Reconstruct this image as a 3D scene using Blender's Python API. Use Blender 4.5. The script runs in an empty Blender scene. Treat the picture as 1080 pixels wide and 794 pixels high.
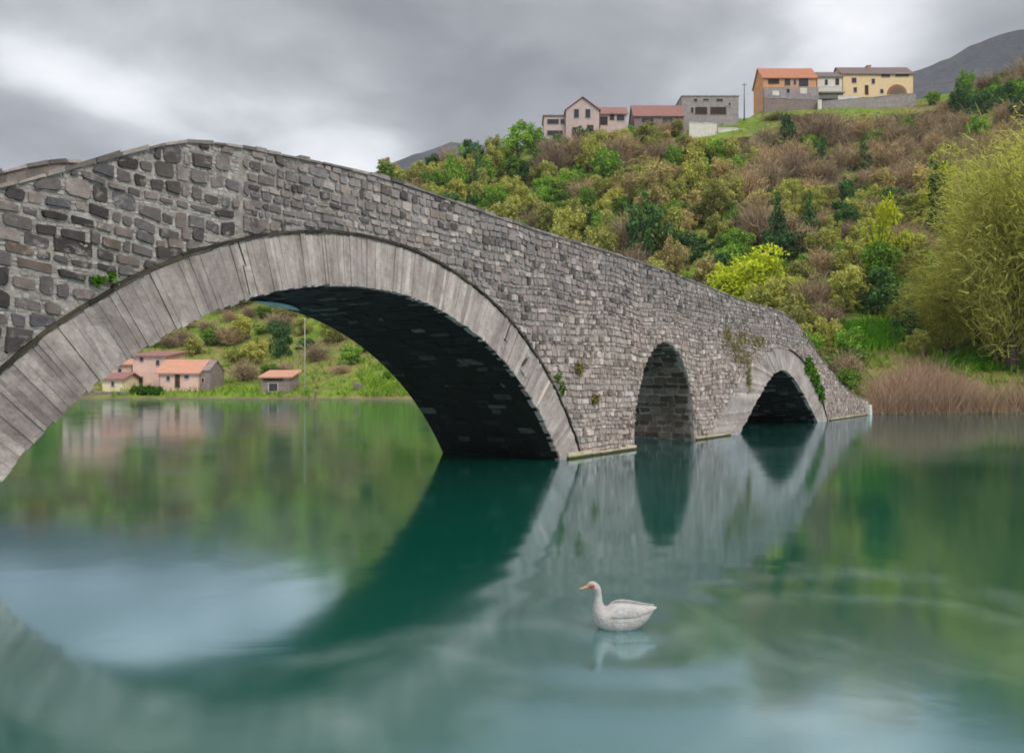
import bpy, math, random
import numpy as np
from mathutils import Vector, noise

random.seed(11)
RNG = np.random.default_rng(11)
R = math.radians
scene = bpy.context.scene
COL = scene.collection

# ------------------------------------------------------------------ camera numbers (metres, z = 0 is the water)
F, CX, HY, CH = 850.0, 540.0, 406.0, 1.7

def P(px, py, Y):
    return Vector(((px - CX) / F * Y, Y, CH + (HY - py) / F * Y))

# ------------------------------------------------------------------ materials
def nt(name):
    m = bpy.data.materials.new(name)
    m.use_nodes = True
    t = m.node_tree
    t.nodes.clear()
    out = t.nodes.new('ShaderNodeOutputMaterial')
    return m, t, out

def N(t, kind, **kw):
    n = t.nodes.new(kind)
    for k, v in kw.items():
        if k.startswith('i_'):
            n.inputs[k[2:].replace('_', ' ')].default_value = v
        else:
            setattr(n, k, v)
    return n

def ramp(t, stops, src, interp='LINEAR'):
    r = t.nodes.new('ShaderNodeValToRGB')
    r.color_ramp.interpolation = interp
    e = r.color_ramp.elements
    while len(e) < len(stops):
        e.new(0.5)
    for k, (p, c) in enumerate(stops):
        e[k].position = p
        e[k].color = (c[0], c[1], c[2], 1) if not isinstance(c, (int, float)) else (c, c, c, 1)
    t.links.new(src, r.inputs[0])
    return r.outputs[0]

def mix(t, a, b, fac, mode='MIX'):
    m = t.nodes.new('ShaderNodeMix')
    m.data_type = 'RGBA'
    m.blend_type = mode
    for sock, v in ((m.inputs[6], a), (m.inputs[7], b), (m.inputs[0], fac)):
        if isinstance(v, (int, float)):
            sock.default_value = v
        elif isinstance(v, tuple):
            sock.default_value = (v[0], v[1], v[2], 1)
        else:
            t.links.new(v, sock)
    return m.outputs[2]

def math_(t, op, a, b=0.0, clamp=False):
    m = t.nodes.new('ShaderNodeMath')
    m.operation = op
    m.use_clamp = clamp
    for k, v in ((0, a), (1, b)):
        if isinstance(v, (int, float)):
            m.inputs[k].default_value = v
        else:
            t.links.new(v, m.inputs[k])
    return m.outputs[0]

def noise_(t, vec, scale, detail=4, rough=0.55, dist=0.0):
    n = t.nodes.new('ShaderNodeTexNoise')
    n.inputs['Scale'].default_value = scale
    n.inputs['Detail'].default_value = detail
    n.inputs['Roughness'].default_value = rough
    n.inputs['Distortion'].default_value = dist
    if vec is not None:
        t.links.new(vec, n.inputs['Vector'])
    return n.outputs['Fac']

def objcoord(t):
    return t.nodes.new('ShaderNodeTexCoord').outputs['Object']

def finish(t, out, col, rough=0.9, bump=None, bstr=0.4, bdist=0.02, spec=0.25):
    b = t.nodes.new('ShaderNodeBsdfPrincipled')
    if isinstance(col, tuple):
        b.inputs['Base Color'].default_value = (*col, 1)
    else:
        t.links.new(col, b.inputs['Base Color'])
    if isinstance(rough, (int, float)):
        b.inputs['Roughness'].default_value = rough
    else:
        t.links.new(rough, b.inputs['Roughness'])
    b.inputs['Specular IOR Level'].default_value = spec
    if bump is not None:
        k = t.nodes.new('ShaderNodeBump')
        k.inputs['Strength'].default_value = bstr
        k.inputs['Distance'].default_value = bdist
        t.links.new(bump, k.inputs['Height'])
        t.links.new(k.outputs[0], b.inputs['Normal'])
    t.links.new(b.outputs[0], out.inputs['Surface'])
    return b

def stone_mat(name, stops, stain=(0.05, 0.045, 0.035), stain_amt=0.5, warm=None, bstr=0.6, nscale=9.0):
    """colour per stone (random per island), mottled by noise, with patches of dirt and lichen"""
    m, t, out = nt(name)
    oc = objcoord(t)
    rnd = N(t, 'ShaderNodeNewGeometry').outputs['Random Per Island']
    c = ramp(t, stops, rnd)
    n1 = noise_(t, oc, nscale, 6, 0.65)
    c = mix(t, c, ramp(t, [(0.3, 0.35), (0.7, 1.0)], n1), 0.75, 'MULTIPLY')
    n2 = noise_(t, oc, 0.45, 5, 0.6, 0.4)
    if warm:
        c = mix(t, c, warm, math_(t, 'MULTIPLY', ramp(t, [(0.46, 0), (0.62, 1)], n2), 0.45))
    n3 = noise_(t, oc, 1.6, 6, 0.7, 0.6)
    c = mix(t, c, stain, math_(t, 'MULTIPLY', ramp(t, [(0.52, 0), (0.72, 1)], n3), stain_amt))
    n4 = noise_(t, oc, 28.0, 4, 0.7)
    finish(t, out, c, 0.92, n4, bstr, 0.02)
    return m

def plain_mat(name, col, var=0.3, scale=2.0, rough=0.85, bstr=0.2, bscale=20.0, dirt=None, dirt_amt=0.4, spec=0.25):
    m, t, out = nt(name)
    oc = objcoord(t)
    n = noise_(t, oc, scale, 6, 0.65)
    c = mix(t, col, tuple(x * (1 - var) for x in col), ramp(t, [(0.35, 0), (0.65, 1)], n))
    if dirt:
        n2 = noise_(t, oc, scale * 0.35, 6, 0.7, 0.8)
        c = mix(t, c, dirt, math_(t, 'MULTIPLY', ramp(t, [(0.48, 0), (0.68, 1)], n2), dirt_amt))
    finish(t, out, c, rough, noise_(t, oc, bscale, 4, 0.6), bstr, 0.02, spec)
    return m

def leaf_mat(name, cols, trans=0.3, objvar=0.35):
    """cols: dark..light ramp per leaf; every plant also differs a little from the next"""
    m, t, out = nt(name)
    rnd = N(t, 'ShaderNodeNewGeometry').outputs['Random Per Island']
    c = ramp(t, [(k / (len(cols) - 1), x) for k, x in enumerate(cols)], rnd)
    orn = N(t, 'ShaderNodeObjectInfo').outputs['Random']
    v = ramp(t, [(0, (1 - objvar, 1 - objvar * 1.1, 1 - objvar * 0.8)), (0.5, (1, 1, 1)), (1, (1 + objvar, 1 + objvar * 0.75, 1 + objvar * 0.4))], orn)
    c = mix(t, c, v, 1.0, 'MULTIPLY')
    d = N(t, 'ShaderNodeBsdfDiffuse')
    tr = N(t, 'ShaderNodeBsdfTranslucent')
    t.links.new(c, d.inputs[0])
    t.links.new(c, tr.inputs[0])
    mx = N(t, 'ShaderNodeMixShader')
    mx.inputs[0].default_value = trans
    t.links.new(d.outputs[0], mx.inputs[1])
    t.links.new(tr.outputs[0], mx.inputs[2])
    t.links.new(mx.outputs[0], out.inputs['Surface'])
    return m

M = {}
def wall_mat():
    m, t, out = nt('wall stone')
    oc = objcoord(t)
    sp = N(t, 'ShaderNodeSeparateXYZ')
    t.links.new(oc, sp.inputs[0])
    rnd = N(t, 'ShaderNodeNewGeometry').outputs['Random Per Island']
    dark = ramp(t, [(0.0, (0.04, 0.036, 0.036)), (0.3, (0.075, 0.068, 0.068)), (0.5, (0.135, 0.122, 0.118)), (0.65, (0.09, 0.088, 0.098)), (0.8, (0.19, 0.17, 0.158)), (0.9, (0.12, 0.095, 0.08)), (1.0, (0.29, 0.26, 0.245))], rnd)
    mid = ramp(t, [(0.0, (0.075, 0.068, 0.066)), (0.2, (0.20, 0.185, 0.18)), (0.45, (0.29, 0.265, 0.255)), (0.65, (0.225, 0.215, 0.222)), (0.82, (0.26, 0.215, 0.185)), (0.92, (0.37, 0.335, 0.315)), (1.0, (0.50, 0.46, 0.43))], rnd)
    warm = ramp(t, [(0.0, (0.13, 0.105, 0.09)), (0.2, (0.29, 0.24, 0.21)), (0.5, (0.41, 0.355, 0.315)), (0.75, (0.33, 0.28, 0.26)), (0.9, (0.50, 0.44, 0.40)), (1.0, (0.60, 0.54, 0.50))], rnd)
    n2 = noise_(t, oc, 0.5, 5, 0.65, 0.5)
    wob = math_(t, 'MULTIPLY', math_(t, 'SUBTRACT', n2, 0.5), 5.0)
    mr = lambda v, lo, hi: ramp(t, [(0, 0), (1, 1)], math_(t, 'DIVIDE', math_(t, 'SUBTRACT', v, lo), hi - lo, True))
    c = mix(t, dark, mid, mr(math_(t, 'ADD', sp.outputs['X'], wob), -11.2, -7.5))
    low = mr(math_(t, 'ADD', sp.outputs['Z'], math_(t, 'MULTIPLY', wob, 0.5)), 4.4, 2.8)
    c = mix(t, c, warm, math_(t, 'MULTIPLY', low, mr(math_(t, 'ADD', sp.outputs['X'], wob), -4.5, 0.0)))
    n1 = noise_(t, oc, 10.0, 6, 0.7)
    c = mix(t, c, ramp(t, [(0.3, 0.45), (0.7, 1.05)], n1), 0.8, 'MULTIPLY')
    n3 = noise_(t, oc, 1.3, 6, 0.72, 0.7)
    c = mix(t, c, (0.07, 0.06, 0.05), math_(t, 'MULTIPLY', ramp(t, [(0.52, 0), (0.70, 1)], n3), 0.5))
    n5 = noise_(t, oc, 3.5, 6, 0.75, 0.3)
    c = mix(t, c, (0.47, 0.43, 0.40), math_(t, 'MULTIPLY', ramp(t, [(0.55, 0), (0.70, 1)], n5), 0.6))
    c = mix(t, c, (1.16, 1.09, 1.06), 1.0, 'MULTIPLY')
    finish(t, out, c, 0.93, noise_(t, oc, 28.0, 4, 0.7), 0.6, 0.02)
    return m
M['stone'] = wall_mat()
M['mortar'] = plain_mat('pale lime mortar', (0.40, 0.365, 0.335), 0.5, 7.0, 0.95, 0.8, 24.0, dirt=(0.17, 0.15, 0.13), dirt_amt=0.7)
def ring_mat():
    m, t, out = nt('pale limestone slabs')
    oc = objcoord(t)
    rnd = N(t, 'ShaderNodeNewGeometry').outputs['Random Per Island']
    slab = ramp(t, [(0.0, (0.22, 0.195, 0.185)), (0.15, (0.38, 0.345, 0.325)), (0.4, (0.50, 0.455, 0.43)), (0.6, (0.33, 0.305, 0.30)), (0.75, (0.66, 0.62, 0.59)), (0.88, (0.42, 0.375, 0.345)), (1.0, (0.78, 0.735, 0.70))], rnd)
    broke = ramp(t, [(0.36, 0.32), (0.62, 1.0)], noise_(t, oc, 1.7, 6, 0.72, 0.8))
    c = mix(t, (0.53, 0.485, 0.455), slab, broke)
    sp = N(t, 'ShaderNodeSeparateXYZ')
    t.links.new(oc, sp.inputs[0])
    ax = math_(t, 'ADD', sp.outputs['X'], 7.44)
    az = math_(t, 'ADD', sp.outputs['Z'], 3.86)
    ang = math_(t, 'ARCTAN2', ax, az)
    rad = math_(t, 'SQRT', math_(t, 'ADD', math_(t, 'MULTIPLY', ax, ax), math_(t, 'MULTIPLY', az, az)))
    cb_ = N(t, 'ShaderNodeCombineXYZ')
    t.links.new(math_(t, 'MULTIPLY', ang, 48.0), cb_.inputs[0])
    t.links.new(math_(t, 'MULTIPLY', rad, 2.2), cb_.inputs[1])
    st = noise_(t, cb_.outputs[0], 1.0, 6, 0.7, 0.3)
    c = mix(t, c, (0.17, 0.14, 0.12), math_(t, 'MULTIPLY', ramp(t, [(0.46, 0), (0.72, 1)], st), 0.6))
    st2 = noise_(t, cb_.outputs[0], 0.35, 5, 0.7, 0.5)
    c = mix(t, c, (0.75, 0.70, 0.65), math_(t, 'MULTIPLY', ramp(t, [(0.54, 0), (0.70, 1)], st2), 0.6))
    # dark patches, stronger on the left haunch
    n3 = noise_(t, oc, 1.1, 6, 0.7, 0.6)
    lft = ramp(t, [(0, 1), (1, 0)], math_(t, 'DIVIDE', math_(t, 'ADD', sp.outputs['X'], 13.5), 4.5, True))
    c = mix(t, c, (0.15, 0.13, 0.12), math_(t, 'MULTIPLY', math_(t, 'ADD', math_(t, 'MULTIPLY', lft, 0.6), 0.35), ramp(t, [(0.42, 0), (0.64, 1)], n3)))
    n1 = noise_(t, oc, 12.0, 6, 0.7)
    c = mix(t, c, ramp(t, [(0.3, 0.6), (0.7, 1.0)], n1), 0.7, 'MULTIPLY')
    c = mix(t, c, (0.95, 0.90, 0.87), 1.0, 'MULTIPLY')
    finish(t, out, c, 0.93, math_(t, 'ADD', noise_(t, oc, 24.0, 5, 0.7), math_(t, 'MULTIPLY', st, 1.5)), 0.8, 0.02)
    return m
M['ring'] = ring_mat()
M['pinning'] = stone_mat('pale pinning stones in mortar', [(0.0, (0.26, 0.235, 0.215)), (0.5, (0.40, 0.365, 0.335)), (1.0, (0.52, 0.48, 0.45))], stain=(0.12, 0.10, 0.085), stain_amt=0.5)
M['vault'] = stone_mat('near black vault stone', [(0.0, (0.008, 0.010, 0.008)), (0.6, (0.017, 0.020, 0.016)), (0.86, (0.03, 0.035, 0.03)), (0.95, (0.08, 0.09, 0.085)), (1.0, (0.14, 0.15, 0.145))],
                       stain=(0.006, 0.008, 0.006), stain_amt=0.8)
M['vault_joint'] = plain_mat('near black joint', (0.012, 0.014, 0.011), 0.5, 2.0, 0.95)
M['jamb'] = stone_mat('brown jamb stone', [(0.0, (0.06, 0.045, 0.035)), (0.4, (0.12, 0.095, 0.072)), (0.75, (0.20, 0.16, 0.125)), (1.0, (0.28, 0.235, 0.19))],
                      stain=(0.03, 0.027, 0.018), stain_amt=0.8)
M['shade_line'] = stone_mat('dark groove and crack shade', [(0.0, (0.03, 0.025, 0.02)), (0.6, (0.06, 0.05, 0.035)), (1.0, (0.11, 0.09, 0.06))], stain=(0.03, 0.03, 0.012), stain_amt=0.7)  # dark tone stands for shade in the ring's groove and cracks
M['coping'] = stone_mat('coping stone', [(0.0, (0.10, 0.09, 0.085)), (0.5, (0.22, 0.195, 0.18)), (1.0, (0.36, 0.31, 0.28))], stain=(0.09, 0.075, 0.05), stain_amt=0.6)
def plinth_mat():
    m, t, out = nt('water stained plinth')
    oc = objcoord(t)
    rnd = N(t, 'ShaderNodeNewGeometry').outputs['Random Per Island']
    c = ramp(t, [(0.0, (0.34, 0.30, 0.18)), (0.5, (0.48, 0.43, 0.29)), (1.0, (0.58, 0.53, 0.40))], rnd)
    n = noise_(t, oc, 5.0, 6, 0.7)
    c = mix(t, c, (0.17, 0.13, 0.035), ramp(t, [(0.45, 0), (0.7, 0.8)], n))
    sp = N(t, 'ShaderNodeSeparateXYZ')
    t.links.new(oc, sp.inputs[0])
    wet = ramp(t, [(0.03, 1), (0.075, 0)], math_(t, 'ADD', sp.outputs['Z'], math_(t, 'MULTIPLY', math_(t, 'SUBTRACT', n, 0.5), 0.06)))
    c = mix(t, c, (0.045, 0.036, 0.012), wet)
    finish(t, out, c, 0.8, noise_(t, oc, 20.0, 4, 0.7), 0.6, 0.02)
    return m
M['plinth'] = plinth_mat()
M['white_stone'] = plain_mat('white stone', (0.62, 0.60, 0.54), 0.3, 4.0)
M['paving'] = plain_mat('bridge paving', (0.25, 0.23, 0.21), 0.4, 3.0)

M['twig'] = leaf_mat('bare brown twigs', [(0.188, 0.138, 0.085), (0.351, 0.267, 0.167), (0.570, 0.444, 0.280)], 0.1, 0.3)
M['budding'] = leaf_mat('budding olive foliage', [(0.186, 0.206, 0.044), (0.356, 0.374, 0.092), (0.577, 0.584, 0.172)], 0.3, 0.3)
M['tan'] = leaf_mat('tan catkins', [(0.264, 0.215, 0.083), (0.440, 0.363, 0.143), (0.605, 0.517, 0.231)], 0.3, 0.25)
M['green'] = leaf_mat('spring green leaves', [(0.076, 0.153, 0.023), (0.163, 0.305, 0.044), (0.324, 0.529, 0.081)], 0.35, 0.35)
M['dark'] = leaf_mat('dark evergreen needles', [(0.028, 0.068, 0.022), (0.062, 0.141, 0.047), (0.139, 0.252, 0.085)], 0.15, 0.3)
M['lime'] = leaf_mat('lime spring leaves', [(0.278, 0.341, 0.019), (0.531, 0.607, 0.037), (0.759, 0.810, 0.089)], 0.4, 0.08)
M['yellow'] = leaf_mat('yellow blossom', [(0.283, 0.301, 0.022), (0.466, 0.507, 0.030), (0.607, 0.676, 0.074)], 0.4, 0.08)
M['willow'] = leaf_mat('pale olive willow shoots', [(0.215, 0.211, 0.045), (0.454, 0.446, 0.098), (0.741, 0.748, 0.184)], 0.3, 0.15)
M['reed'] = leaf_mat('dry russet reeds', [(0.248, 0.151, 0.095), (0.410, 0.273, 0.177), (0.582, 0.437, 0.297)], 0.2, 0.1)
M['grassblade'] = leaf_mat('short grass blades', [(0.078, 0.169, 0.013), (0.169, 0.312, 0.026), (0.312, 0.442, 0.065)], 0.4, 0.1)
M['moss'] = leaf_mat('olive moss', [(0.13, 0.11, 0.04), (0.20, 0.175, 0.06), (0.28, 0.25, 0.09)], 0.2, 0.15)
M['ivy'] = leaf_mat('ivy leaves', [(0.03, 0.08, 0.01), (0.07, 0.17, 0.02), (0.13, 0.27, 0.04)], 0.3, 0.15)
M['meadow'] = leaf_mat('bright meadow blades', [(0.06, 0.19, 0.015), (0.10, 0.30, 0.02), (0.17, 0.40, 0.035)], 0.4, 0.1)
M['bark'] = plain_mat('bark', (0.10, 0.078, 0.06), 0.4, 3.0)
M['hedge'] = leaf_mat('hedge leaves', [(0.02, 0.06, 0.008), (0.045, 0.12, 0.015), (0.09, 0.20, 0.03)], 0.3, 0.1)

M['pink'] = plain_mat('pale pink plaster', (0.72, 0.48, 0.40), 0.15, 1.0, dirt=(0.40, 0.31, 0.26), dirt_amt=0.4)
M['rose'] = plain_mat('dusty rose plaster', (0.56, 0.43, 0.40), 0.2, 1.0, dirt=(0.33, 0.27, 0.25), dirt_amt=0.4)
M['cream'] = plain_mat('cream plaster', (0.72, 0.60, 0.42), 0.15, 1.0, dirt=(0.5, 0.38, 0.27), dirt_amt=0.3)
M['yellowwall'] = plain_mat('warm yellow plaster', (0.76, 0.58, 0.33), 0.12, 1.0, dirt=(0.55, 0.42, 0.26), dirt_amt=0.3)
M['orange'] = plain_mat('orange plaster', (0.66, 0.33, 0.16), 0.2, 0.8, dirt=(0.45, 0.24, 0.14), dirt_amt=0.5)
M['grey'] = plain_mat('grey rendered stone', (0.36, 0.32, 0.31), 0.35, 1.5, dirt=(0.18, 0.16, 0.15), dirt_amt=0.6)
M['whitewall'] = plain_mat('whitewash', (0.68, 0.65, 0.58), 0.15, 1.0, dirt=(0.45, 0.42, 0.36), dirt_amt=0.4)
M['pinkgrey'] = plain_mat('brown grey rubble', (0.30, 0.235, 0.215), 0.45, 2.5, dirt=(0.14, 0.12, 0.11), dirt_amt=0.6, bstr=0.6)
M['frame'] = plain_mat('window frame paint', (0.50, 0.44, 0.40), 0.2, 3.0)
M['wood'] = plain_mat('weathered wood', (0.22, 0.15, 0.10), 0.4, 3.0)
M['pole'] = plain_mat('pale pole paint', (0.42, 0.44, 0.34), 0.2, 1.0)
M['darkpole'] = plain_mat('grey wooden pole', (0.20, 0.18, 0.17), 0.3, 1.0)
M['metal'] = plain_mat('painted railing', (0.40, 0.41, 0.44), 0.2, 2.0, 0.5)
M['whiteduck'] = plain_mat('white feathers', (0.40, 0.385, 0.37), 0.12, 14.0, 0.8, 0.3, 40.0)
def feather_mat():
    m, t, out = nt('white feathers')
    oc = objcoord(t)
    mp = N(t, 'ShaderNodeMapping')
    mp.inputs['Scale'].default_value = (34, 60, 60)
    t.links.new(oc, mp.inputs['Vector'])
    vo = N(t, 'ShaderNodeTexVoronoi')
    vo.inputs['Scale'].default_value = 1.0
    t.links.new(mp.outputs[0], vo.inputs['Vector'])
    n = noise_(t, oc, 9.0, 5, 0.7)
    c = mix(t, (0.43, 0.415, 0.40), (0.30, 0.275, 0.25), ramp(t, [(0.42, 0), (0.68, 1)], n))
    c = mix(t, c, (0.30, 0.28, 0.26), math_(t, 'MULTIPLY', ramp(t, [(0.35, 0), (0.75, 1)], vo.outputs['Distance']), 0.5))
    finish(t, out, c, 0.9, vo.outputs['Distance'], 0.6, 0.006)
    return m
M['whiteduck'] = feather_mat()
M['redface'] = plain_mat('reddish bare skin', (0.38, 0.12, 0.07), 0.3, 30.0, 0.6)
M['bill'] = plain_mat('horn bill', (0.55, 0.30, 0.13), 0.2, 30.0, 0.5)
M['eye'] = plain_mat('dark eye', (0.01, 0.01, 0.01), 0.1, 30.0, 0.15, 0.0)

def glass_mat():
    m, t, out = nt('dark window glass')
    finish(t, out, (0.035, 0.035, 0.04), 0.15, None, spec=0.5)
    return m
M['glass'] = glass_mat()
M['dark_open'] = plain_mat('unlit interior', (0.05, 0.035, 0.03), 0.4, 1.0)  # flat dark panels, the shade of openings put into the colour

def tile_mat(name, a, b):
    m, t, out = nt(name)
    oc = objcoord(t)
    w = N(t, 'ShaderNodeTexWave', wave_type='BANDS', bands_direction='X')
    w.inputs['Scale'].default_value = 1.6
    w.inputs['Distortion'].default_value = 0.6
    t.links.new(oc, w.inputs['Vector'])
    n = noise_(t, oc, 1.4, 6, 0.7)
    c = mix(t, a, b, ramp(t, [(0.35, 0), (0.68, 1)], n))
    c = mix(t, c, noise_(t, oc, 9.0, 3), 0.25, 'OVERLAY')
    finish(t, out, c, 0.85, w.outputs['Fac'], 0.7, 0.06)
    return m
M['tile_orange'] = tile_mat('orange clay tiles', (0.46, 0.185, 0.10), (0.35, 0.155, 0.10))
M['tile_salmon'] = tile_mat('faded salmon tiles', (0.56, 0.27, 0.17), (0.44, 0.23, 0.16))
M['tile_red'] = tile_mat('dull red tiles', (0.29, 0.135, 0.115), (0.22, 0.12, 0.105))
M['tile_brown'] = tile_mat('brown grey tiles', (0.19, 0.135, 0.12), (0.13, 0.105, 0.10))

def terrain_mat():
    m, t, out = nt('hillside grass and earth')
    oc = objcoord(t)
    n1 = noise_(t, oc, 0.055, 6, 0.6, 0.6)
    n2 = noise_(t, oc, 0.35, 6, 0.65, 0.3)
    n3 = noise_(t, oc, 2.2, 5, 0.7)
    grass = ramp(t, [(0.25, (0.085, 0.15, 0.018)), (0.5, (0.17, 0.26, 0.03)), (0.75, (0.28, 0.33, 0.065))], n2)
    dry = ramp(t, [(0.3, (0.17, 0.14, 0.055)), (0.7, (0.31, 0.27, 0.10))], n2)
    c = mix(t, grass, dry, ramp(t, [(0.46, 0), (0.62, 1)], n1))
    c = mix(t, c, ramp(t, [(0.3, 0.55), (0.7, 1.0)], n3), 0.7, 'MULTIPLY')
    # bare pinkish earth and mud close to the water line
    z = N(t, 'ShaderNodeSeparateXYZ')
    t.links.new(oc, z.inputs[0])
    low = math_(t, 'ADD', z.outputs['Z'], math_(t, 'MULTIPLY', n2, 0.8))
    c = mix(t, (0.16, 0.12, 0.085), c, ramp(t, [(0.42, 0), (0.7, 1)], low))
    finish(t, out, c, 0.95, n3, 0.8, 0.3, 0.1)
    return m
M['terrain'] = terrain_mat()

def rock_mat(name, a, b, scale):
    m, t, out = nt(name)
    oc = objcoord(t)
    n1 = noise_(t, oc, scale, 8, 0.65, 0.4)
    n2 = noise_(t, oc, scale * 7, 6, 0.7)
    c = mix(t, a, b, ramp(t, [(0.4, 0), (0.62, 1)], n1))
    c = mix(t, c, ramp(t, [(0.3, 0.55), (0.7, 1.0)], n2), 0.8, 'MULTIPLY')
    finish(t, out, c, 0.95, n2, 1.0, 12.0, 0.1)
    return m
M['mountain'] = rock_mat('scrub and bare limestone', (0.05, 0.055, 0.062), (0.10, 0.10, 0.105), 0.006)  # haze blue of the far ranges put into the rock colour

def water_mat():
    m, t, out = nt('teal river water')
    oc = objcoord(t)
    mp = N(t, 'ShaderNodeMapping')
    mp.inputs['Scale'].default_value = (0.55, 0.8, 1.0)
    t.links.new(oc, mp.inputs['Vector'])
    n1 = noise_(t, mp.outputs[0], 1.1, 3, 0.5, 0.8)
    n2 = noise_(t, oc, 0.16, 3, 0.5, 1.5)
    # ring ripples spreading from the duck
    sub = N(t, 'ShaderNodeVectorMath', operation='DISTANCE')
    t.links.new(oc, sub.inputs[0])
    sub.inputs[1].default_value = (0.75, 5.7, 0.0)
    d = sub.outputs['Value']
    wv = math_(t, 'SINE', math_(t, 'MULTIPLY', d, 9.0))
    fall = math_(t, 'POWER', 2.718, math_(t, 'MULTIPLY', d, -0.9))
    rip = math_(t, 'MULTIPLY', math_(t, 'MULTIPLY', wv, fall), 1.8)
    h = math_(t, 'ADD', math_(t, 'ADD', n1, math_(t, 'MULTIPLY', n2, 1.5)), rip)
    bp = N(t, 'ShaderNodeBump')
    bp.inputs['Strength'].default_value = 0.05
    bp.inputs['Distance'].default_value = 0.05
    t.links.new(h, bp.inputs['Height'])
    # the stirred-up water around the near shallows is rougher than the still river beyond
    nd = N(t, 'ShaderNodeVectorMath', operation='DISTANCE')
    t.links.new(oc, nd.inputs[0])
    nd.inputs[1].default_value = (0.2, 3.6, 0.0)
    near_ = ramp(t, [(0.0, 1.0), (0.45, 0.75), (1.0, 0.0)], math_(t, 'DIVIDE', math_(t, 'ADD', nd.outputs['Value'], math_(t, 'MULTIPLY', math_(t, 'SUBTRACT', n2, 0.5), 3.0)), 4.2, True))
    rough = math_(t, 'ADD', ramp(t, [(0.35, 0.07), (0.7, 0.13)], n2), math_(t, 'MULTIPLY', near_, 0.045))
    df = N(t, 'ShaderNodeBsdfDiffuse')
    # thin films of foam turning slowly on the surface
    foam = None
    for cx_, cy_, rr_, wd_ in ((2.7, 6.15, 1.25, 0.24), (2.5, 5.6, 1.0, 0.16), (0.2, 4.6, 1.15, 0.17), (1.6, 4.9, 0.75, 0.15), (-0.9, 4.3, 0.9, 0.18)):
        dd = N(t, 'ShaderNodeVectorMath', operation='DISTANCE')
        wp = N(t, 'ShaderNodeVectorMath', operation='ADD')
        nz = N(t, 'ShaderNodeTexNoise')
        nz.inputs['Scale'].default_value = 0.9
        nz.inputs['Detail'].default_value = 3
        t.links.new(oc, nz.inputs['Vector'])
        sc_ = N(t, 'ShaderNodeVectorMath', operation='SCALE')
        sc_.inputs['Scale'].default_value = 0.9
        t.links.new(nz.outputs['Color'], sc_.inputs[0])
        t.links.new(oc, wp.inputs[0]); t.links.new(sc_.outputs[0], wp.inputs[1])
        t.links.new(wp.outputs[0], dd.inputs[0])
        dd.inputs[1].default_value = (cx_ + 0.45, cy_ + 0.45, 0.45)
        e_ = math_(t, 'DIVIDE', math_(t, 'SUBTRACT', dd.outputs['Value'], rr_), wd_)
        g_ = math_(t, 'POWER', 2.71828, math_(t, 'MULTIPLY', math_(t, 'MULTIPLY', e_, e_), -1.0))
        foam = g_ if foam is None else math_(t, 'MAXIMUM', foam, g_)
    patch = ramp(t, [(0.36, 0.0), (0.72, 1.0)], noise_(t, oc, 0.8, 4, 0.6, 1.2))
    foam = math_(t, 'MULTIPLY', math_(t, 'MULTIPLY', foam, patch), 0.13)
    df.inputs[0].default_value = (0.001, 0.092, 0.057, 1)
    gl = N(t, 'ShaderNodeBsdfGlossy')
    gl.inputs[0].default_value = (0.74, 0.88, 1.0, 1)
    t.links.new(rough, gl.inputs['Roughness'])
    t.links.new(bp.outputs[0], gl.inputs['Normal'])
    lw_n = N(t, 'ShaderNodeLayerWeight')
    lw_n.inputs['Blend'].default_value = 0.5
    fac = ramp(t, [(0.0, 0.05), (0.5, 0.36), (0.6, 0.50), (0.72, 0.62), (0.85, 0.72), (0.94, 0.88), (1.0, 0.97)], lw_n.outputs['Facing'])
    mx = N(t, 'ShaderNodeMixShader')
    t.links.new(fac, mx.inputs[0])
    t.links.new(df.outputs[0], mx.inputs[1])
    t.links.new(gl.outputs[0], mx.inputs[2])
    fd = N(t, 'ShaderNodeBsdfDiffuse')
    fd.inputs[0].default_value = (0.42, 0.50, 0.47, 1)
    m3 = N(t, 'ShaderNodeMixShader')
    t.links.new(foam, m3.inputs[0])
    t.links.new(mx.outputs[0], m3.inputs[1])
    t.links.new(fd.outputs[0], m3.inputs[2])
    t.links.new(m3.outputs[0], out.inputs['Surface'])
    return m
M['water'] = water_mat()

# ------------------------------------------------------------------ object helpers
def tag(o, label=None, cat=None, group=None, kind=None):
    for k, v in (('label', label), ('category', cat), ('group', group), ('kind', kind)):
        if v:
            o[k] = v
    return o

def empty(name, loc, rz=0.0):
    o = bpy.data.objects.new(name, None)
    COL.objects.link(o)
    o.location = loc
    o.rotation_euler = (0, 0, rz)
    o.empty_display_size = 0.3
    return o

def link(name, me, parent=None, mat=None):
    o = bpy.data.objects.new(name, me)
    COL.objects.link(o)
    if parent is not None:
        o.parent = parent
    if mat is not None:
        me.materials.append(mat)
    return o

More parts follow.
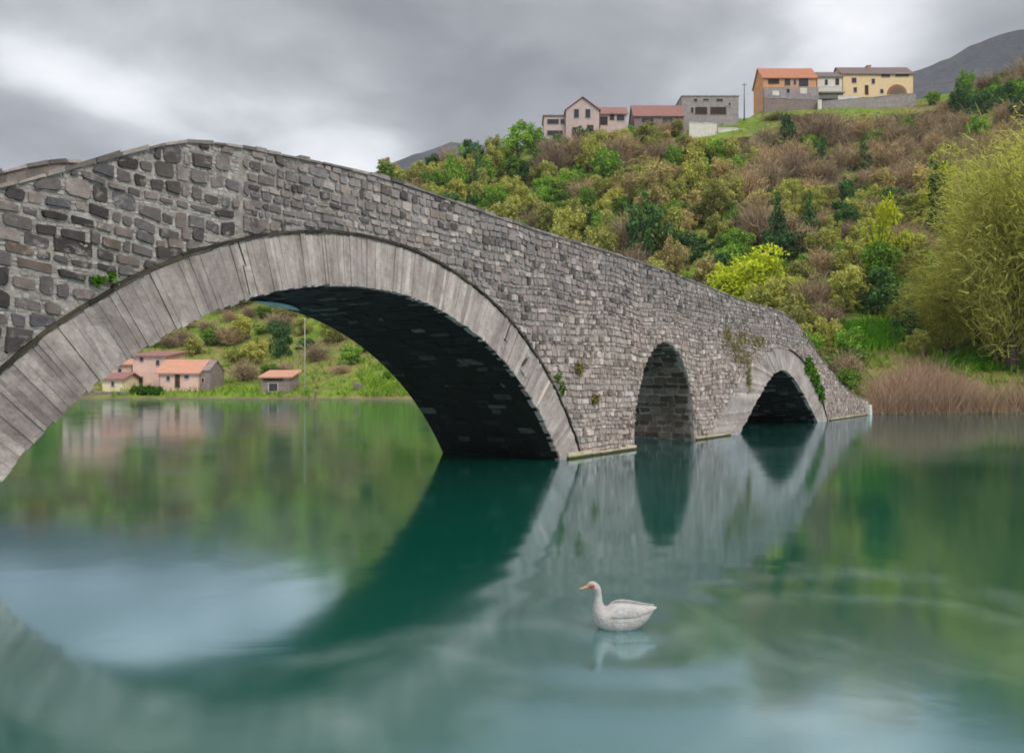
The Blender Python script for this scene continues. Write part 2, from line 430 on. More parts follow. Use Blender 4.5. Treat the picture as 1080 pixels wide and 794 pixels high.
class MB:
    """collects faces of one mesh"""
    def __init__(self):
        self.v, self.f = [], []

    def quad(self, *p):
        n = len(self.v)
        self.v.extend([tuple(q) for q in p])
        self.f.append(tuple(range(n, n + len(p))))

    def prism(self, bottom, top):
        """two loops of the same length, closed"""
        n, k = len(self.v), len(bottom)
        self.v.extend([tuple(q) for q in bottom] + [tuple(q) for q in top])
        self.f.append(tuple(n + i for i in reversed(range(k))))
        self.f.append(tuple(n + k + i for i in range(k)))
        for i in range(k):
            j = (i + 1) % k
            self.f.append((n + i, n + j, n + k + j, n + k + i))

    def box(self, x0, x1, y0, y1, z0, z1):
        self.prism([(x0, y0, z0), (x1, y0, z0), (x1, y1, z0), (x0, y1, z0)], [(x0, y0, z1), (x1, y0, z1), (x1, y1, z1), (x0, y1, z1)])

    def tube(self, pts, rad, n=6):
        """tapered tube along points"""
        base = len(self.v)
        pts = [Vector(p) for p in pts]
        for k, p in enumerate(pts):
            a = pts[min(k + 1, len(pts) - 1)] - pts[max(k - 1, 0)]
            a.normalize()
            s = a.cross(Vector((0.31, 0.95, 0.05))).normalized()
            u = a.cross(s)
            r = rad[k] if isinstance(rad, (list, tuple)) else rad
            for i in range(n):
                th = 2 * math.pi * i / n
                self.v.append(tuple(p + s * math.cos(th) * r + u * math.sin(th) * r))
        for k in range(len(pts) - 1):
            for i in range(n):
                j = (i + 1) % n
                self.f.append((base + k * n + i, base + k * n + j, base + (k + 1) * n + j, base + (k + 1) * n + i))
        self.f.append(tuple(base + i for i in reversed(range(n))))
        self.f.append(tuple(base + (len(pts) - 1) * n + i for i in range(n)))

    def mesh(self, name, smooth=False):
        me = bpy.data.meshes.new(name)
        me.from_pydata(self.v, [], self.f)
        me.update()
        if smooth:
            me.polygons.foreach_set('use_smooth', [True] * len(me.polygons))
        return me

    def build(self, name, mat, parent=None, smooth=False):
        return link(name, self.mesh(name, smooth), parent, mat)

def interp(x, tab):
    xs = [a for a, *_ in tab]
    return float(np.interp(x, xs, [b[1] for b in tab]))

def smooth_interp(tab):
    """Catmull-Rom through (x, y) pairs with increasing x"""
    xs = np.array([a for a, b in tab], float)
    ys = np.array([b for a, b in tab], float)
    ms = np.gradient(ys, xs)
    def f(x):
        x = min(max(x, xs[0]), xs[-1])
        k = min(int(np.searchsorted(xs, x, side='right')) - 1, len(xs) - 2)
        h = xs[k + 1] - xs[k]
        q = (x - xs[k]) / h
        return ((2 * q**3 - 3 * q**2 + 1) * ys[k] + (q**3 - 2 * q**2 + q) * h * ms[k] + (-2 * q**3 + 3 * q**2) * ys[k + 1] + (q**3 - q**2) * h * ms[k + 1])
    return f

def smooth_path(pts, n=6):
    out = []
    for k in range(len(pts) - 1):
        p0, p1, p2, p3 = [np.array(pts[min(max(i, 0), len(pts) - 1)], float) for i in (k - 1, k, k + 1, k + 2)]
        for j in range(n):
            q = j / n
            out.append(tuple(0.5 * ((2 * p1) + (-p0 + p2) * q + (2 * p0 - 5 * p1 + 4 * p2 - p3) * q * q + (-p0 + 3 * p1 - 3 * p2 + p3) * q**3)))
    out.append(tuple(pts[-1]))
    return out

# ------------------------------------------------------------------ THE BRIDGE (local x along it, y across towards its far side, z up)
BA = Vector((1.8965, 19.422, 0.0))
BANG = math.atan2(0.82094, 0.57101)
BW = 3.5
bridge = empty('stone_bridge', BA, BANG)
tag(bridge, 'old humpbacked grey stone bridge with three arches standing in the teal river', 'bridge')

TOP = smooth_interp([(-26, 1.2), (-22, 1.3), (-19, 1.65), (-16, 2.6), (-14.5, 3.25), (-13.03, 3.88), (-12.08, 4.34), (-11.35, 4.70), (-10.8, 4.92), (-10.2, 5.03), (-9.4, 5.10),
                     (-8.4, 5.17), (-7.4, 5.22), (-6.0, 5.205), (-4.3, 5.14), (-1.6, 5.07), (0.8, 5.05), (3.65, 5.0), (7.4, 4.86), (11.7, 4.68), (14.4, 4.66),
                     (16.2, 4.58), (17.8, 4.30), (20.0, 3.56), (23.3, 2.50), (26.0, 1.72), (28.6, 1.20), (31.7, 0.9), (34.0, 0.8)])
AC, AZ, RI, RE = -7.44, -3.86, 7.18, 7.98           # main arch circle
S0, S1 = -25.5, 32.2
a1 = smooth_path([(2.41, -1.0), (2.42, 0.2), (2.5, 1.1), (2.83, 1.85), (3.35, 2.5), (4.25, 2.93), (5.2, 2.68), (5.95, 2.05), (6.35, 1.1), (6.53, 0.1), (6.54, -1.0)], 5)
a1 = [(2.41, -1.0)] + [p for p in a1 if p[1] > -0.99] + [(6.54, -1.0)]
a2 = smooth_path([(9.5, -0.9), (10.67, 0.0), (12.1, 0.87), (13.77, 1.80), (14.6, 2.15), (15.5, 2.30), (16.3, 2.26), (17.2, 2.02), (18.85, 1.28), (21.0, 0.08), (22.4, -0.9)], 5)
a2e = smooth_path([(6.95, -0.9), (7.75, 0.0), (8.95, 0.78), (10.65, 1.75), (12.4, 2.53), (14.2, 3.02), (15.6, 3.15), (17.3, 3.02), (19.2, 2.5), (21.1, 1.5), (22.75, 0.1), (23.6, -0.9)], 5)

def in_poly(s, z, poly):
    c = False
    j = len(poly) - 1
    for i in range(len(poly)):
        if (poly[i][1] > z) != (poly[j][1] > z) and s < (poly[j][0] - poly[i][0]) * (z - poly[i][1]) / (poly[j][1] - poly[i][1]) + poly[i][0]:
            c = not c
        j = i
    return c
A1P = [(a - 0.0, b) for a, b in a1]
A2P = list(a2e)
phi0 = math.acos((AZ * -1 - 1.0) / RI)              # reaches 1 m below the water
main_in = [(AC + RI * math.sin(p), AZ + RI * math.cos(p)) for p in np.linspace(-phi0, phi0, 70)]
lower = [(S0, -1.0)] + main_in + a1 + a2 + [(S1, -1.0)]

PARH, PART = 0.62, 0.38                              # parapet height and thickness
DROP = 0.05                                          # thickness of the coping
def TOPF(s):
    return TOP(s) + 0.26 * math.exp(-((s + 11.7) / 2.4) ** 2)      # the far parapet humps a little higher
def deck(s):
    return TOP(s) - DROP - PARH
# body: sits 3 cm behind the stones of the near face
core, lining, lining2 = MB(), MB(), MB()
FY, BY = 0.035, BW - 0.035
for (s0, z0), (s1, z1) in zip(lower[:-1], lower[1:]):
    n = max(1, int((s1 - s0) / 0.25))
    for k in range(n):
        u0, u1 = s0 + (s1 - s0) * k / n, s0 + (s1 - s0) * (k + 1) / n
        w0, w1 = z0 + (z1 - z0) * k / n, z0 + (z1 - z0) * (k + 1) / n
        core.quad((u0, FY, w0), (u1, FY, w1), (u1, FY, deck(u1)), (u0, FY, deck(u0)))
        core.quad((u1, BY, w1), (u0, BY, w0), (u0, BY, deck(u0)), (u1, BY, deck(u1)))
        core.quad((u0, FY, deck(u0)), (u1, FY, deck(u1)), (u1, BY, deck(u1)), (u0, BY, deck(u0)))
    (core if 2.3 < s0 < 6.7 or z0 == z1 == -1.0 else lining if s0 < 2 else lining2).quad((s0, FY + 0.01, z0), (s0, BY, z0), (s1, BY, z1), (s1, FY + 0.01, z1))
core.quad((S0, FY, -1), (S0, BY, -1), (S0, BY, deck(S0)), (S0, FY, deck(S0)))
core.quad((S1, FY, -1), (S1, BY, -1), (S1, BY, deck(S1)), (S1, FY, deck(S1)))
core.build('body', M['mortar'], bridge)
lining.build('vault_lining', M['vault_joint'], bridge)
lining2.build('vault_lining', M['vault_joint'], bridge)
for y0, y1 in ((FY, FY + PART), (BY - PART, BY)):
    pb = MB()
    ss = np.linspace(S0, S1, 230)
    lo = [deck(s) + 0.002 for s in ss]
    hi = [(TOP if y0 == FY else TOPF)(s) - DROP for s in ss]
    for k in range(len(ss) - 1):
        a, b = ss[k], ss[k + 1]
        pb.quad((a, y0, lo[k]), (b, y0, lo[k + 1]), (b, y0, hi[k + 1]), (a, y0, hi[k]))
        pb.quad((b, y1, lo[k + 1]), (a, y1, lo[k]), (a, y1, hi[k]), (b, y1, hi[k + 1]))
        pb.quad((a, y0, hi[k]), (b, y0, hi[k + 1]), (b, y1, hi[k + 1]), (a, y1, hi[k]))
    for k in (0, len(ss) - 1):
        pb.quad((ss[k], y0, lo[k]), (ss[k], y1, lo[k]), (ss[k], y1, hi[k]), (ss[k], y0, hi[k]))
    pb.build('parapet', M['mortar'] if y0 == FY else M['coping'], bridge)

# --- coursed rubble: every stone is its own low block with broken corners
def stones(mb, u0, u1, v0, v1, allowed, mapf, wr, hr, proud=(0.0, 0.03), gap=0.012, wob=0.05, side=None, seed=1, rise=0.035):
    rg = random.Random(seed)
    v = v0
    row = 0
    while v < v1:
        h = rg.uniform(*hr)
        u = u0 - rg.uniform(0, wr[1])
        while u < u1:
            big = rg.random()
            w = rg.uniform(*wr) * (1.5 if big > 0.93 else 1.0)
            hh = h * rg.uniform(0.72, 1.12) * (1.0 if big < 0.95 else 1.3)
            wv = lambda x: v + wob * (noise.noise((x * 0.5, v * 0.9, seed)) * 2.0 + 0.5 * noise.noise((x * 2.1, v * 2.0, seed + 9)))
            a, b = u + gap * rg.uniform(0.5, 1.6), u + w - gap * rg.uniform(0.5, 1.6)
            lo0, lo1 = wv(a) + gap, wv(b) + gap
            j = lambda q: rg.uniform(-q, q)
            c = 0.13 * min(w, hh) * rg.uniform(0.3, 1.6)
            t0, t1 = lo0 + hh - 2 * gap + j(0.13 * hh), lo1 + hh - 2 * gap + j(0.13 * hh)
            lo0 += j(0.09 * hh); lo1 += j(0.09 * hh)
            poly = [(a + c, lo0), (b - c, lo1), (b + j(0.01), lo1 + c), (b + j(0.01), t1 - c), (b - c, t1), (a + c, t0), (a + j(0.01), t0 - c), (a + j(0.01), lo0 + c)]
            cu, cv = (a + b) / 2, (lo0 + lo1 + t0 + t1) / 4
            u += w
            if not allowed(cu, cv, cu):
                continue
            if any(not allowed(p[0], p[1], cu) for p in poly):
                q = []
                for p in poly:
                    if allowed(p[0], p[1], cu):
                        q.append(p)
                        continue
                    l, r = 0.0, 1.0
                    for _ in range(9):
                        mdl = (l + r) / 2
                        if allowed(cu + (p[0] - cu) * mdl, cv + (p[1] - cv) * mdl, cu):
                            l = mdl
                        else:
                            r = mdl
                    q.append((cu + (p[0] - cu) * l, cv + (p[1] - cv) * l))
                poly = q
            pr = rg.uniform(*proud)
            tilt, tilt2 = j(0.05), j(0.06)
            ins = 0.90 - rg.uniform(0, 0.06)
            base = [mapf(p[0], p[1], -0.02) for p in poly]
            top = [mapf(cu + (p[0] - cu) * ins, cv + (p[1] - cv) * ins, rise + pr + (p[0] - cu) * tilt + (p[1] - cv) * tilt2) for p in poly]
            mb.prism(base, top)
        v += h
        row += 1

def wall_ok(s, z, cs):
    if z > TOP(s) - DROP - 0.01 or s < S0 or s > S1:
        return False
    if math.hypot(s - AC, z - AZ) < RE + 0.05:
        return False
    if 6.5 < s < 24 and in_poly(s, z, A2P):
        return False
    if 2.3 < s < 6.7 and in_poly(s, z, A1P):
        return False
    if (s > -9.93) != (cs > -9.93) or abs(s + 9.93) < 0.035:
        return False
    return True
near_map = lambda s, z, h: (s, FY - h, z)
wl = MB()
stones(wl, S0, -9.9, -0.35, 5.3, wall_ok, near_map, (0.12, 0.36), (0.12, 0.25), (0.0, 0.03), 0.014, 0.06, seed=3, rise=0.014)
pc = MB()
stones(pc, S0, -3.0, -0.3, 5.3, lambda s, z, c: wall_ok(s, z, c) and s < -3, near_map, (0.04, 0.12), (0.035, 0.08), (-0.004, 0.008), 0.004, 0.03, seed=6, rise=0.004)
pc.build('pinning_stone', M['pinning'], bridge)
stones(wl, -9.97, -4.6, -0.35, 5.3, lambda s, z, c: wall_ok(s, z, c) and -9.93 < s < -4.55, near_map, (0.10, 0.28), (0.09, 0.18), (0.0, 0.03), 0.008, 0.06, seed=4, rise=0.016)
stones(wl, -4.6, S1, -0.35, 5.3, lambda s, z, c: wall_ok(s, z, c) and s > -4.62, near_map, (0.08, 0.27), (0.07, 0.17), (0.0, 0.036), 0.007, 0.055, seed=5, rise=0.018)
wl.build('facing_stone', M['stone'], bridge)

# --- main arch ring: thin radial slabs, some broken or missing
def ring(mb, path_in, path_out, depth, tmin, tmax, rg, cracks=(), missing=()):
    li = np.concatenate([[0], np.cumsum([math.dist(a, b) for a, b in zip(path_in[:-1], path_in[1:])])])
    pin, pout = np.array(path_in), np.array(path_out)
    def at(arr, q):
        return np.array([np.interp(q, li / li[-1], arr[:, 0]), np.interp(q, li / li[-1], arr[:, 1])])
    q = 0.0
    L = li[-1]
    while q < 1.0:
        w = rg.uniform(tmin, tmax) / L
        a, b = q + 0.0008 / L, min(q + w - 0.0016 / L, 1.0)
        q += w
        i0, i1, o0, o1 = at(pin, a), at(pin, b), at(pout, a), at(pout, b)
        mid = (i0 + i1) / 2
        k0, k1 = rg.uniform(-0.02, 0.03), rg.uniform(0.95, 1.0)
        for (cs, cw) in cracks:
            if abs(mid[0] - cs) < cw:
                k0 = 0.55
        for (cs, cw, f0, f1) in missing:
            if abs(mid[0] - cs) < cw:
                k0, k1 = f0, f1
        I0, I1 = i0 + (o0 - i0) * k0, i1 + (o1 - i1) * (k0 + rg.uniform(-0.006, 0.006))
        O0, O1 = i0 + (o0 - i0) * k1, i1 + (o1 - i1) * k1
        pr = FY - rg.uniform(0.012, 0.034)
        e = 0.008
        c = (I0 + I1 + O0 + O1) / 4
        back = [(p[0], depth, p[1]) for p in (I0, I1, O1, O0)]
        mid_ = [(p[0], pr + 0.008, p[1]) for p in (I0, I1, O1, O0)]
        tl = [rg.uniform(-0.008, 0.008) for _ in range(4)]
        fr = [(p[0] + (c[0] - p[0]) * 0.012, pr + dt, p[1] + (c[1] - p[1]) * 0.008) for p, dt in zip((I0, I1, O1, O0), tl)]
        mb.prism(back, mid_)
        n = len(mb.v) - 4
        m2 = len(mb.v)
        mb.v.extend(fr)
        mb.f.pop(-5)                                  # open the front of the block, close it with a chamfer
        for k in range(4):
            jx = (k + 1) % 4
            mb.f.append((n + k, n + jx, m2 + jx, m2 + k))
        mb.f.append((m2, m2 + 1, m2 + 2, m2 + 3))
rg = random.Random(8)
phr = math.acos((-AZ - 0.9) / RE) 
ph = np.linspace(-1.19, 1.19, 120)
pin = [(AC + (RI - 0.01) * math.sin(p), AZ + (RI - 0.01) * math.cos(p)) for p in ph]
pout = [(AC + RE * math.sin(p), AZ + RE * math.cos(p)) for p in ph]
rb = MB()
ring(rb, pin, pout, 0.14, 0.045, 0.115, rg, cracks=(), missing=((-3.72, 0.05, 0.5, 1.0), (-3.05, 0.13, 0.25, 0.78), (-9.72, 0.035, 0.02, 0.02)))
rb.build('arch_ring', M['ring'], bridge)
rb = MB()
ring(rb, [(s, z - 0.02) for s, z in a2], [a2e[min(int(k * len(a2e) / len(a2)), len(a2e) - 1)] for k in range(len(a2))], 0.16, 0.12, 0.26, rg)
rb.build('arch_ring', M['ring'], bridge)
# dark strips over the rings, the groove's shade put in as colour
def course(mb, path, w0, w1, y0, y1, seg, rg):
    acc, start = 0.0, 0
    for k in range(1, len(path)):
        acc += math.dist(path[k], path[k - 1])
        if acc >= seg or k == len(path) - 1:
            seg_pts = [np.array(path[i]) for i in range(start, k + 1)]
            lo, hi = [], []
            jit = rg.uniform(-0.012, 0.012)
            for i, p in enumerate(seg_pts):
                a = np.array(path[max(start + i - 1, 0)]); b = np.array(path[min(start + i + 1, len(path) - 1)])
                tdir = (b - a) / max(np.linalg.norm(b - a), 1e-6)
                nrm = np.array([-tdir[1], tdir[0]])
                lo.append(p + nrm * (w0 + jit)); hi.append(p + nrm * (w1 + jit))
            loop = lo + hi[::-1]
            yy = y0 + rg.uniform(-0.012, 0.012)
            mb.prism([(p[0], y1, p[1]) for p in loop], [(p[0], yy, p[1]) for p in loop])
            acc, start = 0.0, k
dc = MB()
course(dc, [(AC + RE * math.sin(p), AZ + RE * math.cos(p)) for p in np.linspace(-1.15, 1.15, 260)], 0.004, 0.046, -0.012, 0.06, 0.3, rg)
dc.build('groove_shade', M['shade_line'], bridge)
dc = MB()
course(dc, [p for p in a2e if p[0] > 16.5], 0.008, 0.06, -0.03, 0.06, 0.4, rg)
dc.build('groove_shade', M['shade_line'], bridge)

ck = MB()  # dark strips: shade of cracks and a lost chunk put in as colour
for p_, r0_, r1_, w_, sk in ((-0.326, 7.62, 7.98, 0.013, 0.008), (-0.329, 7.22, 7.64, 0.009, -0.012), (0.538, 7.55, 7.98, 0.013, 0.01), (0.655, 7.48, 7.72, 0.03, -0.03)):
    q_ = [(AC + r_ * math.sin(a_), AZ + r_ * math.cos(a_)) for r_, a_ in ((r0_, p_ - w_ / r0_ + sk * 0.3), (r0_, p_ + w_ / r0_ + sk * 0.3), (r1_, p_ + w_ / r1_), (r1_, p_ - w_ / r1_))]
    ck = MB()
    ck.prism([(a_, FY + 0.02, b_) for a_, b_ in q_], [(a_, FY - 0.031, b_) for a_, b_ in q_])
    ck.build('crack_shade', M['shade_line'], bridge)

# vaults: near black stones lining each arch
def vault(path, y0, y1, mat, seed, wr, hr, proud):
    pts = np.array(path)
    li = np.concatenate([[0], np.cumsum([math.dist(a, b) for a, b in zip(path[:-1], path[1:])])])
    tang = np.gradient(pts, axis=0)
    tang /= np.linalg.norm(tang, axis=1)[:, None]
    def mp(u, v, h):
        s, z = np.interp(v, li, pts[:, 0]), np.interp(v, li, pts[:, 1])
        tx, tz = np.interp(v, li, tang[:, 0]), np.interp(v, li, tang[:, 1])
        q = math.hypot(tx, tz)
        return (s + tz / q * h, u, z - tx / q * h)
    ok = lambda u, v, c: y0 < u < y1 and 0 < v < li[-1]
    mb = MB()
    stones(mb, y0, y1, 0.0, li[-1], ok, mp, wr, hr, proud, 0.008, 0.0, seed=seed)
    return mb.build('vault', mat, bridge)
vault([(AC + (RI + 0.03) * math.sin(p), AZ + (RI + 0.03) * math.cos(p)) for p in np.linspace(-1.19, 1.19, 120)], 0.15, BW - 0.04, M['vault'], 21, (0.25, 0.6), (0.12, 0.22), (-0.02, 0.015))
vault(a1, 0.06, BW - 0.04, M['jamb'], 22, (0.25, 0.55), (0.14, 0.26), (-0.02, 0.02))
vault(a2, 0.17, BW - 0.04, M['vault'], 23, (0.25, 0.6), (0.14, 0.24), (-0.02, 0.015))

# coping slabs on both parapets
for y0, y1, TP in ((-0.012, 0.44, TOP), (BW - 0.44, BW + 0.012, TOPF)):
    cp = MB()
    s = S0
    while s < S1:
        w = rg.uniform(0.18, 0.42)
        e = min(s + w - 0.012, S1)
        za, zb = TP(s) - DROP, TP(e) - DROP
        j0 = rg.uniform(-0.02, 0.025)
        yo = rg.uniform(-0.015, 0.015)
        cp.prism([(s, y0 + yo, za), (e, y0 + yo, zb), (e, y1, zb), (s, y1, za)], [(s + 0.01, y0 + yo + 0.012, za + DROP + j0), (e - 0.01, y0 + yo + 0.012, zb + DROP + j0), (e - 0.01, y1 - 0.01, zb + DROP + j0), (s + 0.01, y1 - 0.01, za + DROP + j0)])
        s += w
    cp.build('coping', M['coping'], bridge)

# stained plinth at the water line of each pier
for s0, s1 in ((-0.95, 2.39), (6.56, 9.6), (23.2, 32.2)):
    pl = MB()
    s = s0
    while s < s1 - 0.05:
        w = min(rg.uniform(0.35, 0.8), s1 - s)
        pl.box(s + 0.006, s + w - 0.006, -0.065 + rg.uniform(-0.02, 0.02), 0.05, -0.5, 0.09 + rg.uniform(-0.015, 0.02))
        s += w
    pl.build('plinth', M['plinth'], bridge)
pl = MB()
s = -1.35
pl.box(-1.12, -0.05, -0.055, 0.03, -0.5, 0.14)
pl.build('plinth', M['plinth'], bridge)
eb = MB()
eb.prism([(31.75, -0.18, -0.5), (32.45, -0.18, -0.5), (32.45, 0.4, -0.5), (31.75, 0.4, -0.5)], [(31.8, -0.14, 0.62), (32.4, -0.14, 0.56), (32.4, 0.36, 0.56), (31.8, 0.36, 0.62)])
eb.build('end_stone', M['white_stone'], bridge)
# pale blue patch on the crown of the vault, by its far edge
lw = MB()
pp = np.linspace(0.02, 0.17, 14)
for k in range(13):
    wd0 = 0.22 * math.sin(math.pi * k / 13) + 0.03
    wd1 = 0.22 * math.sin(math.pi * (k + 1) / 13) + 0.03
    rr = RI - 0.035
    lw.quad(*[(AC + rr * math.sin(p), 3.16 + sg * w, AZ + rr * math.cos(p)) for p, w, sg in ((pp[k], wd0, -1), (pp[k], wd0, 1), (pp[k + 1], wd1, 1), (pp[k + 1], wd1, -1))])
M['pale_blue'] = plain_mat('pale blue white patch', (0.40, 0.58, 0.62), 0.3, 6.0)

# ------------------------------------------------------------------ TERRAIN
SHORE = [(-4000, 60), (-1500, 95), (-300, 100), (0, 98.5), (100, 97), (300, 95), (436, 93), (550, 84), (700, 66), (850, 52), (905, 46.8), (960, 47.2), (1080, 48), (1300, 46), (2600, 32), (5000, 22)]
RIDGE_Y = [(-4000, 150), (-1500, 200), (-300, 225), (0, 230), (100, 230), (200, 225), (300, 212), (400, 196), (470, 188), (575, 186), (660, 188), (790, 195), (805, 199), (970, 202), (1080, 192), (1300, 185), (2600, 140), (5000, 100)]
RIDGE_P = [(-4000, 360), (-1500, 330), (-300, 300), (0, 280), (100, 272), (200, 258), (300, 230), (400, 192), (440, 182), (480, 172), (545, 160), (575, 152), (660, 142), (720, 138), (790, 127), (805, 118), (970, 106), (1000, 100), (1080, 80), (1300, 30), (2600, -60), (5000, -60)]

def ridge(px):
    Yr = interp(px, RIDGE_Y)
    return Yr, CH + (HY - interp(px, RIDGE_P)) / F * Yr

def ground(px, Y):
    Ys = interp(px, SHORE)
    Yr, zr = ridge(px)
    t = (Y - Ys) / (Yr - Ys)
    if t <= 0:
        return max(-2.5, t * 40)
    x = (px - CX) / F * Y
    n = noise.noise((x * 0.022, Y * 0.022, 1.3)) * 3.2 + noise.noise((x * 0.07, Y * 0.07, 4.1)) * 1.1 + noise.noise((x * 0.3, Y * 0.3, 7.0)) * 0.25
    if t < 1:
        g = 0.42 * t + 0.58 * t ** 1.55
        lip = 0.35 * min(1.0, t / 0.01)
        return lip + zr * g + n * min(1.0, t / 0.12) * min(1.0, max(0.15, (1.0 - t) / 0.1))
    return lip_(zr) + n * 0.15 - (Y - Yr) * 0.10

def lip_(z):
    return z + 0.35

def gz(x, y):
    return ground(x / y * F + CX, y)

def hit(px, py):
    """ground point seen along a ray"""
    Ys = interp(px, SHORE)
    Yr, zr = ridge(px)
    Y = Ys
    while Y < Yr:
        if ground(px, Y) >= CH + (HY - py) / F * Y:
            return Y
        Y += 0.5
    return Yr

pxs = np.concatenate([np.linspace(-4000, -400, 30)[:-1], np.linspace(-400, 1400, 240)[:-1], np.linspace(1400, 5000, 30)])
rows = np.concatenate([np.linspace(-0.10, 0.0, 5)[:-1], np.linspace(0, 0.06, 9)[:-1], np.linspace(0.06, 1.0, 90), [1.03, 1.08, 1.2, 1.5, 2.2, 4.0]])
tb = MB()
for t in rows:
    for px in pxs:
        Ys = interp(px, SHORE)
        Yr, _ = ridge(px)
        Y = Ys + t * (Yr - Ys)
        tb.v.append(((px - CX) / F * Y, Y, ground(px, Y)))
nc = len(pxs)
for r in range(len(rows) - 1):
    for c in range(nc - 1):
        tb.f.append((r * nc + c, r * nc + c + 1, (r + 1) * nc + c + 1, (r + 1) * nc + c))
tag(tb.build('hillside', M['terrain'], smooth=True), kind='structure')
# river bed / ground sheet out to the horizon, below everything
gb = MB()
gb.quad((-6000, -3000, -2.6), (6000, -3000, -2.6), (6000, 7000, -2.6), (-6000, 7000, -2.6))
tag(gb.build('ground', M['terrain']), kind='structure')
wb = MB()
wb.quad((-700, -200, 0), (700, -200, 0), (700, 400, 0), (-700, 400, 0))
tag(wb.build('river', M['water']), kind='structure')
# near bank, where the bridge lands on the left and where the photographer stands
nb = MB()
nx, ny = 40, 30
for j in range(ny + 1):
    for i in range(nx + 1):
        x = -60 + 80 * i / nx
        y = -40 + 50 * j / ny
        edge = max(-(x + 10.8) * 1.0 - max(0, y - 6) * 1.5, -y - 2.2)
        z = 0.9 + 0.08 * min(edge, 40) + 0.25 * noise.noise((x * 0.2, y * 0.2, 2)) if edge > 1.5 else -2.0 + (edge + 1.5) * 0.95 + 0.02
        nb.v.append((x, y, max(-2.5, min(z, 6))))
for j in range(ny):
    for i in range(nx):
        a = j * (nx + 1) + i
        nb.f.append((a, a + 1, a + nx + 2, a + nx + 1))
tag(nb.build('river_bank', M['terrain'], smooth=True), kind='structure')

def mountain(name, tab, D, depth, seed, rough=0.06):
    """a far range: crest heights by direction, real slopes down to the plain"""
    mb = MB()
    px = np.linspace(tab[0][0], tab[-1][0], 170)
    rows_ = np.linspace(0, 1, 26)
    for r in rows_:
        for p in px:
            zc = CH + (HY - interp(p, tab)) / F * D
            Y = D - depth * (1 - r)
            base = zc * (r ** 1.15)
            x = (p - CX) / F * Y
            nn = sum(noise.noise((x * f_, Y * f_, seed)) / (2 ** k) for k, f_ in enumerate((0.006, 0.013, 0.03, 0.07)))
            mb.v.append((x, Y, max(-2.4, base + nn * zc * rough * (0.25 + r) * (1.0 if r < 1 else 0.6))))
    n = len(px)
    for p in px:                                       # back slope
        mb.v.append(((p - CX) / F * (D + depth), D + depth, -2.5))
    for r in range(len(rows_)):
        for c in range(n - 1):
            mb.f.append((r * n + c, r * n + c + 1, (r + 1) * n + c + 1, (r + 1) * n + c))
    return tag(mb.build(name, M['mountain'], smooth=True), kind='structure')
mountain('mountain', [(880, 130), (930, 95), (965, 72), (1000, 57), (1040, 40), (1080, 24), (1200, -25), (1400, -90), (1700, -120), (2200, 0), (2600, 200)], 1150, 600, 3.0, 0.05)
mountain('mountain', [(-900, 340), (-500, 270), (-200, 238), (0, 222), (100, 212), (220, 216), (330, 208), (400, 181), (440, 162), (475, 150), (540, 158), (620, 190), (760, 290)], 1500, 700, 9.0, 0.04)

# ------------------------------------------------------------------ PLANT MESHES (unit plants: radius about 1, standing on z = 0)
def leaf_cloud(name, seed, clusters, n, size, aspect=1.5, up=0.3, shell=0.55, mat=None):
    """n small separate leaf faces spread through clusters [(cx,cy,cz,rx,ry,rz)]"""
    g = np.random.default_rng(seed)
    cl = np.array(clusters, float)
    wts = (cl[:, 3] * cl[:, 4] + cl[:, 5] * cl[:, 3])
    k = g.choice(len(cl), n, p=wts / wts.sum())
    d = g.normal(size=(n, 3))
    d /= np.linalg.norm(d, axis=1)[:, None]
    r = shell + (1 - shell) * g.random(n) ** 0.6
    r *= 1 + 0.12 * g.normal(size=n)
    pos = cl[k, :3] + d * cl[k, 3:6] * r[:, None]
    nrm = d * 0.8 + g.normal(size=(n, 3)) * 0.7 + np.array([0, 0, up])
    nrm /= np.linalg.norm(nrm, axis=1)[:, None]
    a = np.cross(nrm, g.normal(size=(n, 3)))
    a /= np.linalg.norm(a, axis=1)[:, None]
    b = np.cross(nrm, a)
    sz = size * (0.6 + 0.8 * g.random(n))[:, None]
    a *= sz * aspect * 0.5
    b *= sz * 0.5
    v = np.stack([pos - a, pos + b * 0.9 - a * 0.1, pos + a, pos - b * 0.9 - a * 0.1], 1).reshape(-1, 3)
    v[:, 2] = np.maximum(v[:, 2], 0.0)
    return np_mesh(name, v, mat)

def np_mesh(name, v, mat, extra=None):
    n = len(v) // 4
    me = bpy.data.meshes.new(name)
    me.vertices.add(len(v))
    me.vertices.foreach_set('co', v.astype(np.float32).ravel())
    me.loops.add(n * 4)
    me.loops.foreach_set('vertex_index', np.arange(n * 4, dtype=np.int32))
    me.polygons.add(n)
    me.polygons.foreach_set('loop_start', np.arange(0, n * 4, 4, dtype=np.int32))
    me.polygons.foreach_set('loop_total', np.full(n, 4, dtype=np.int32))
    me.update(calc_edges=True)
    if mat:
        me.materials.append(mat)
    return me

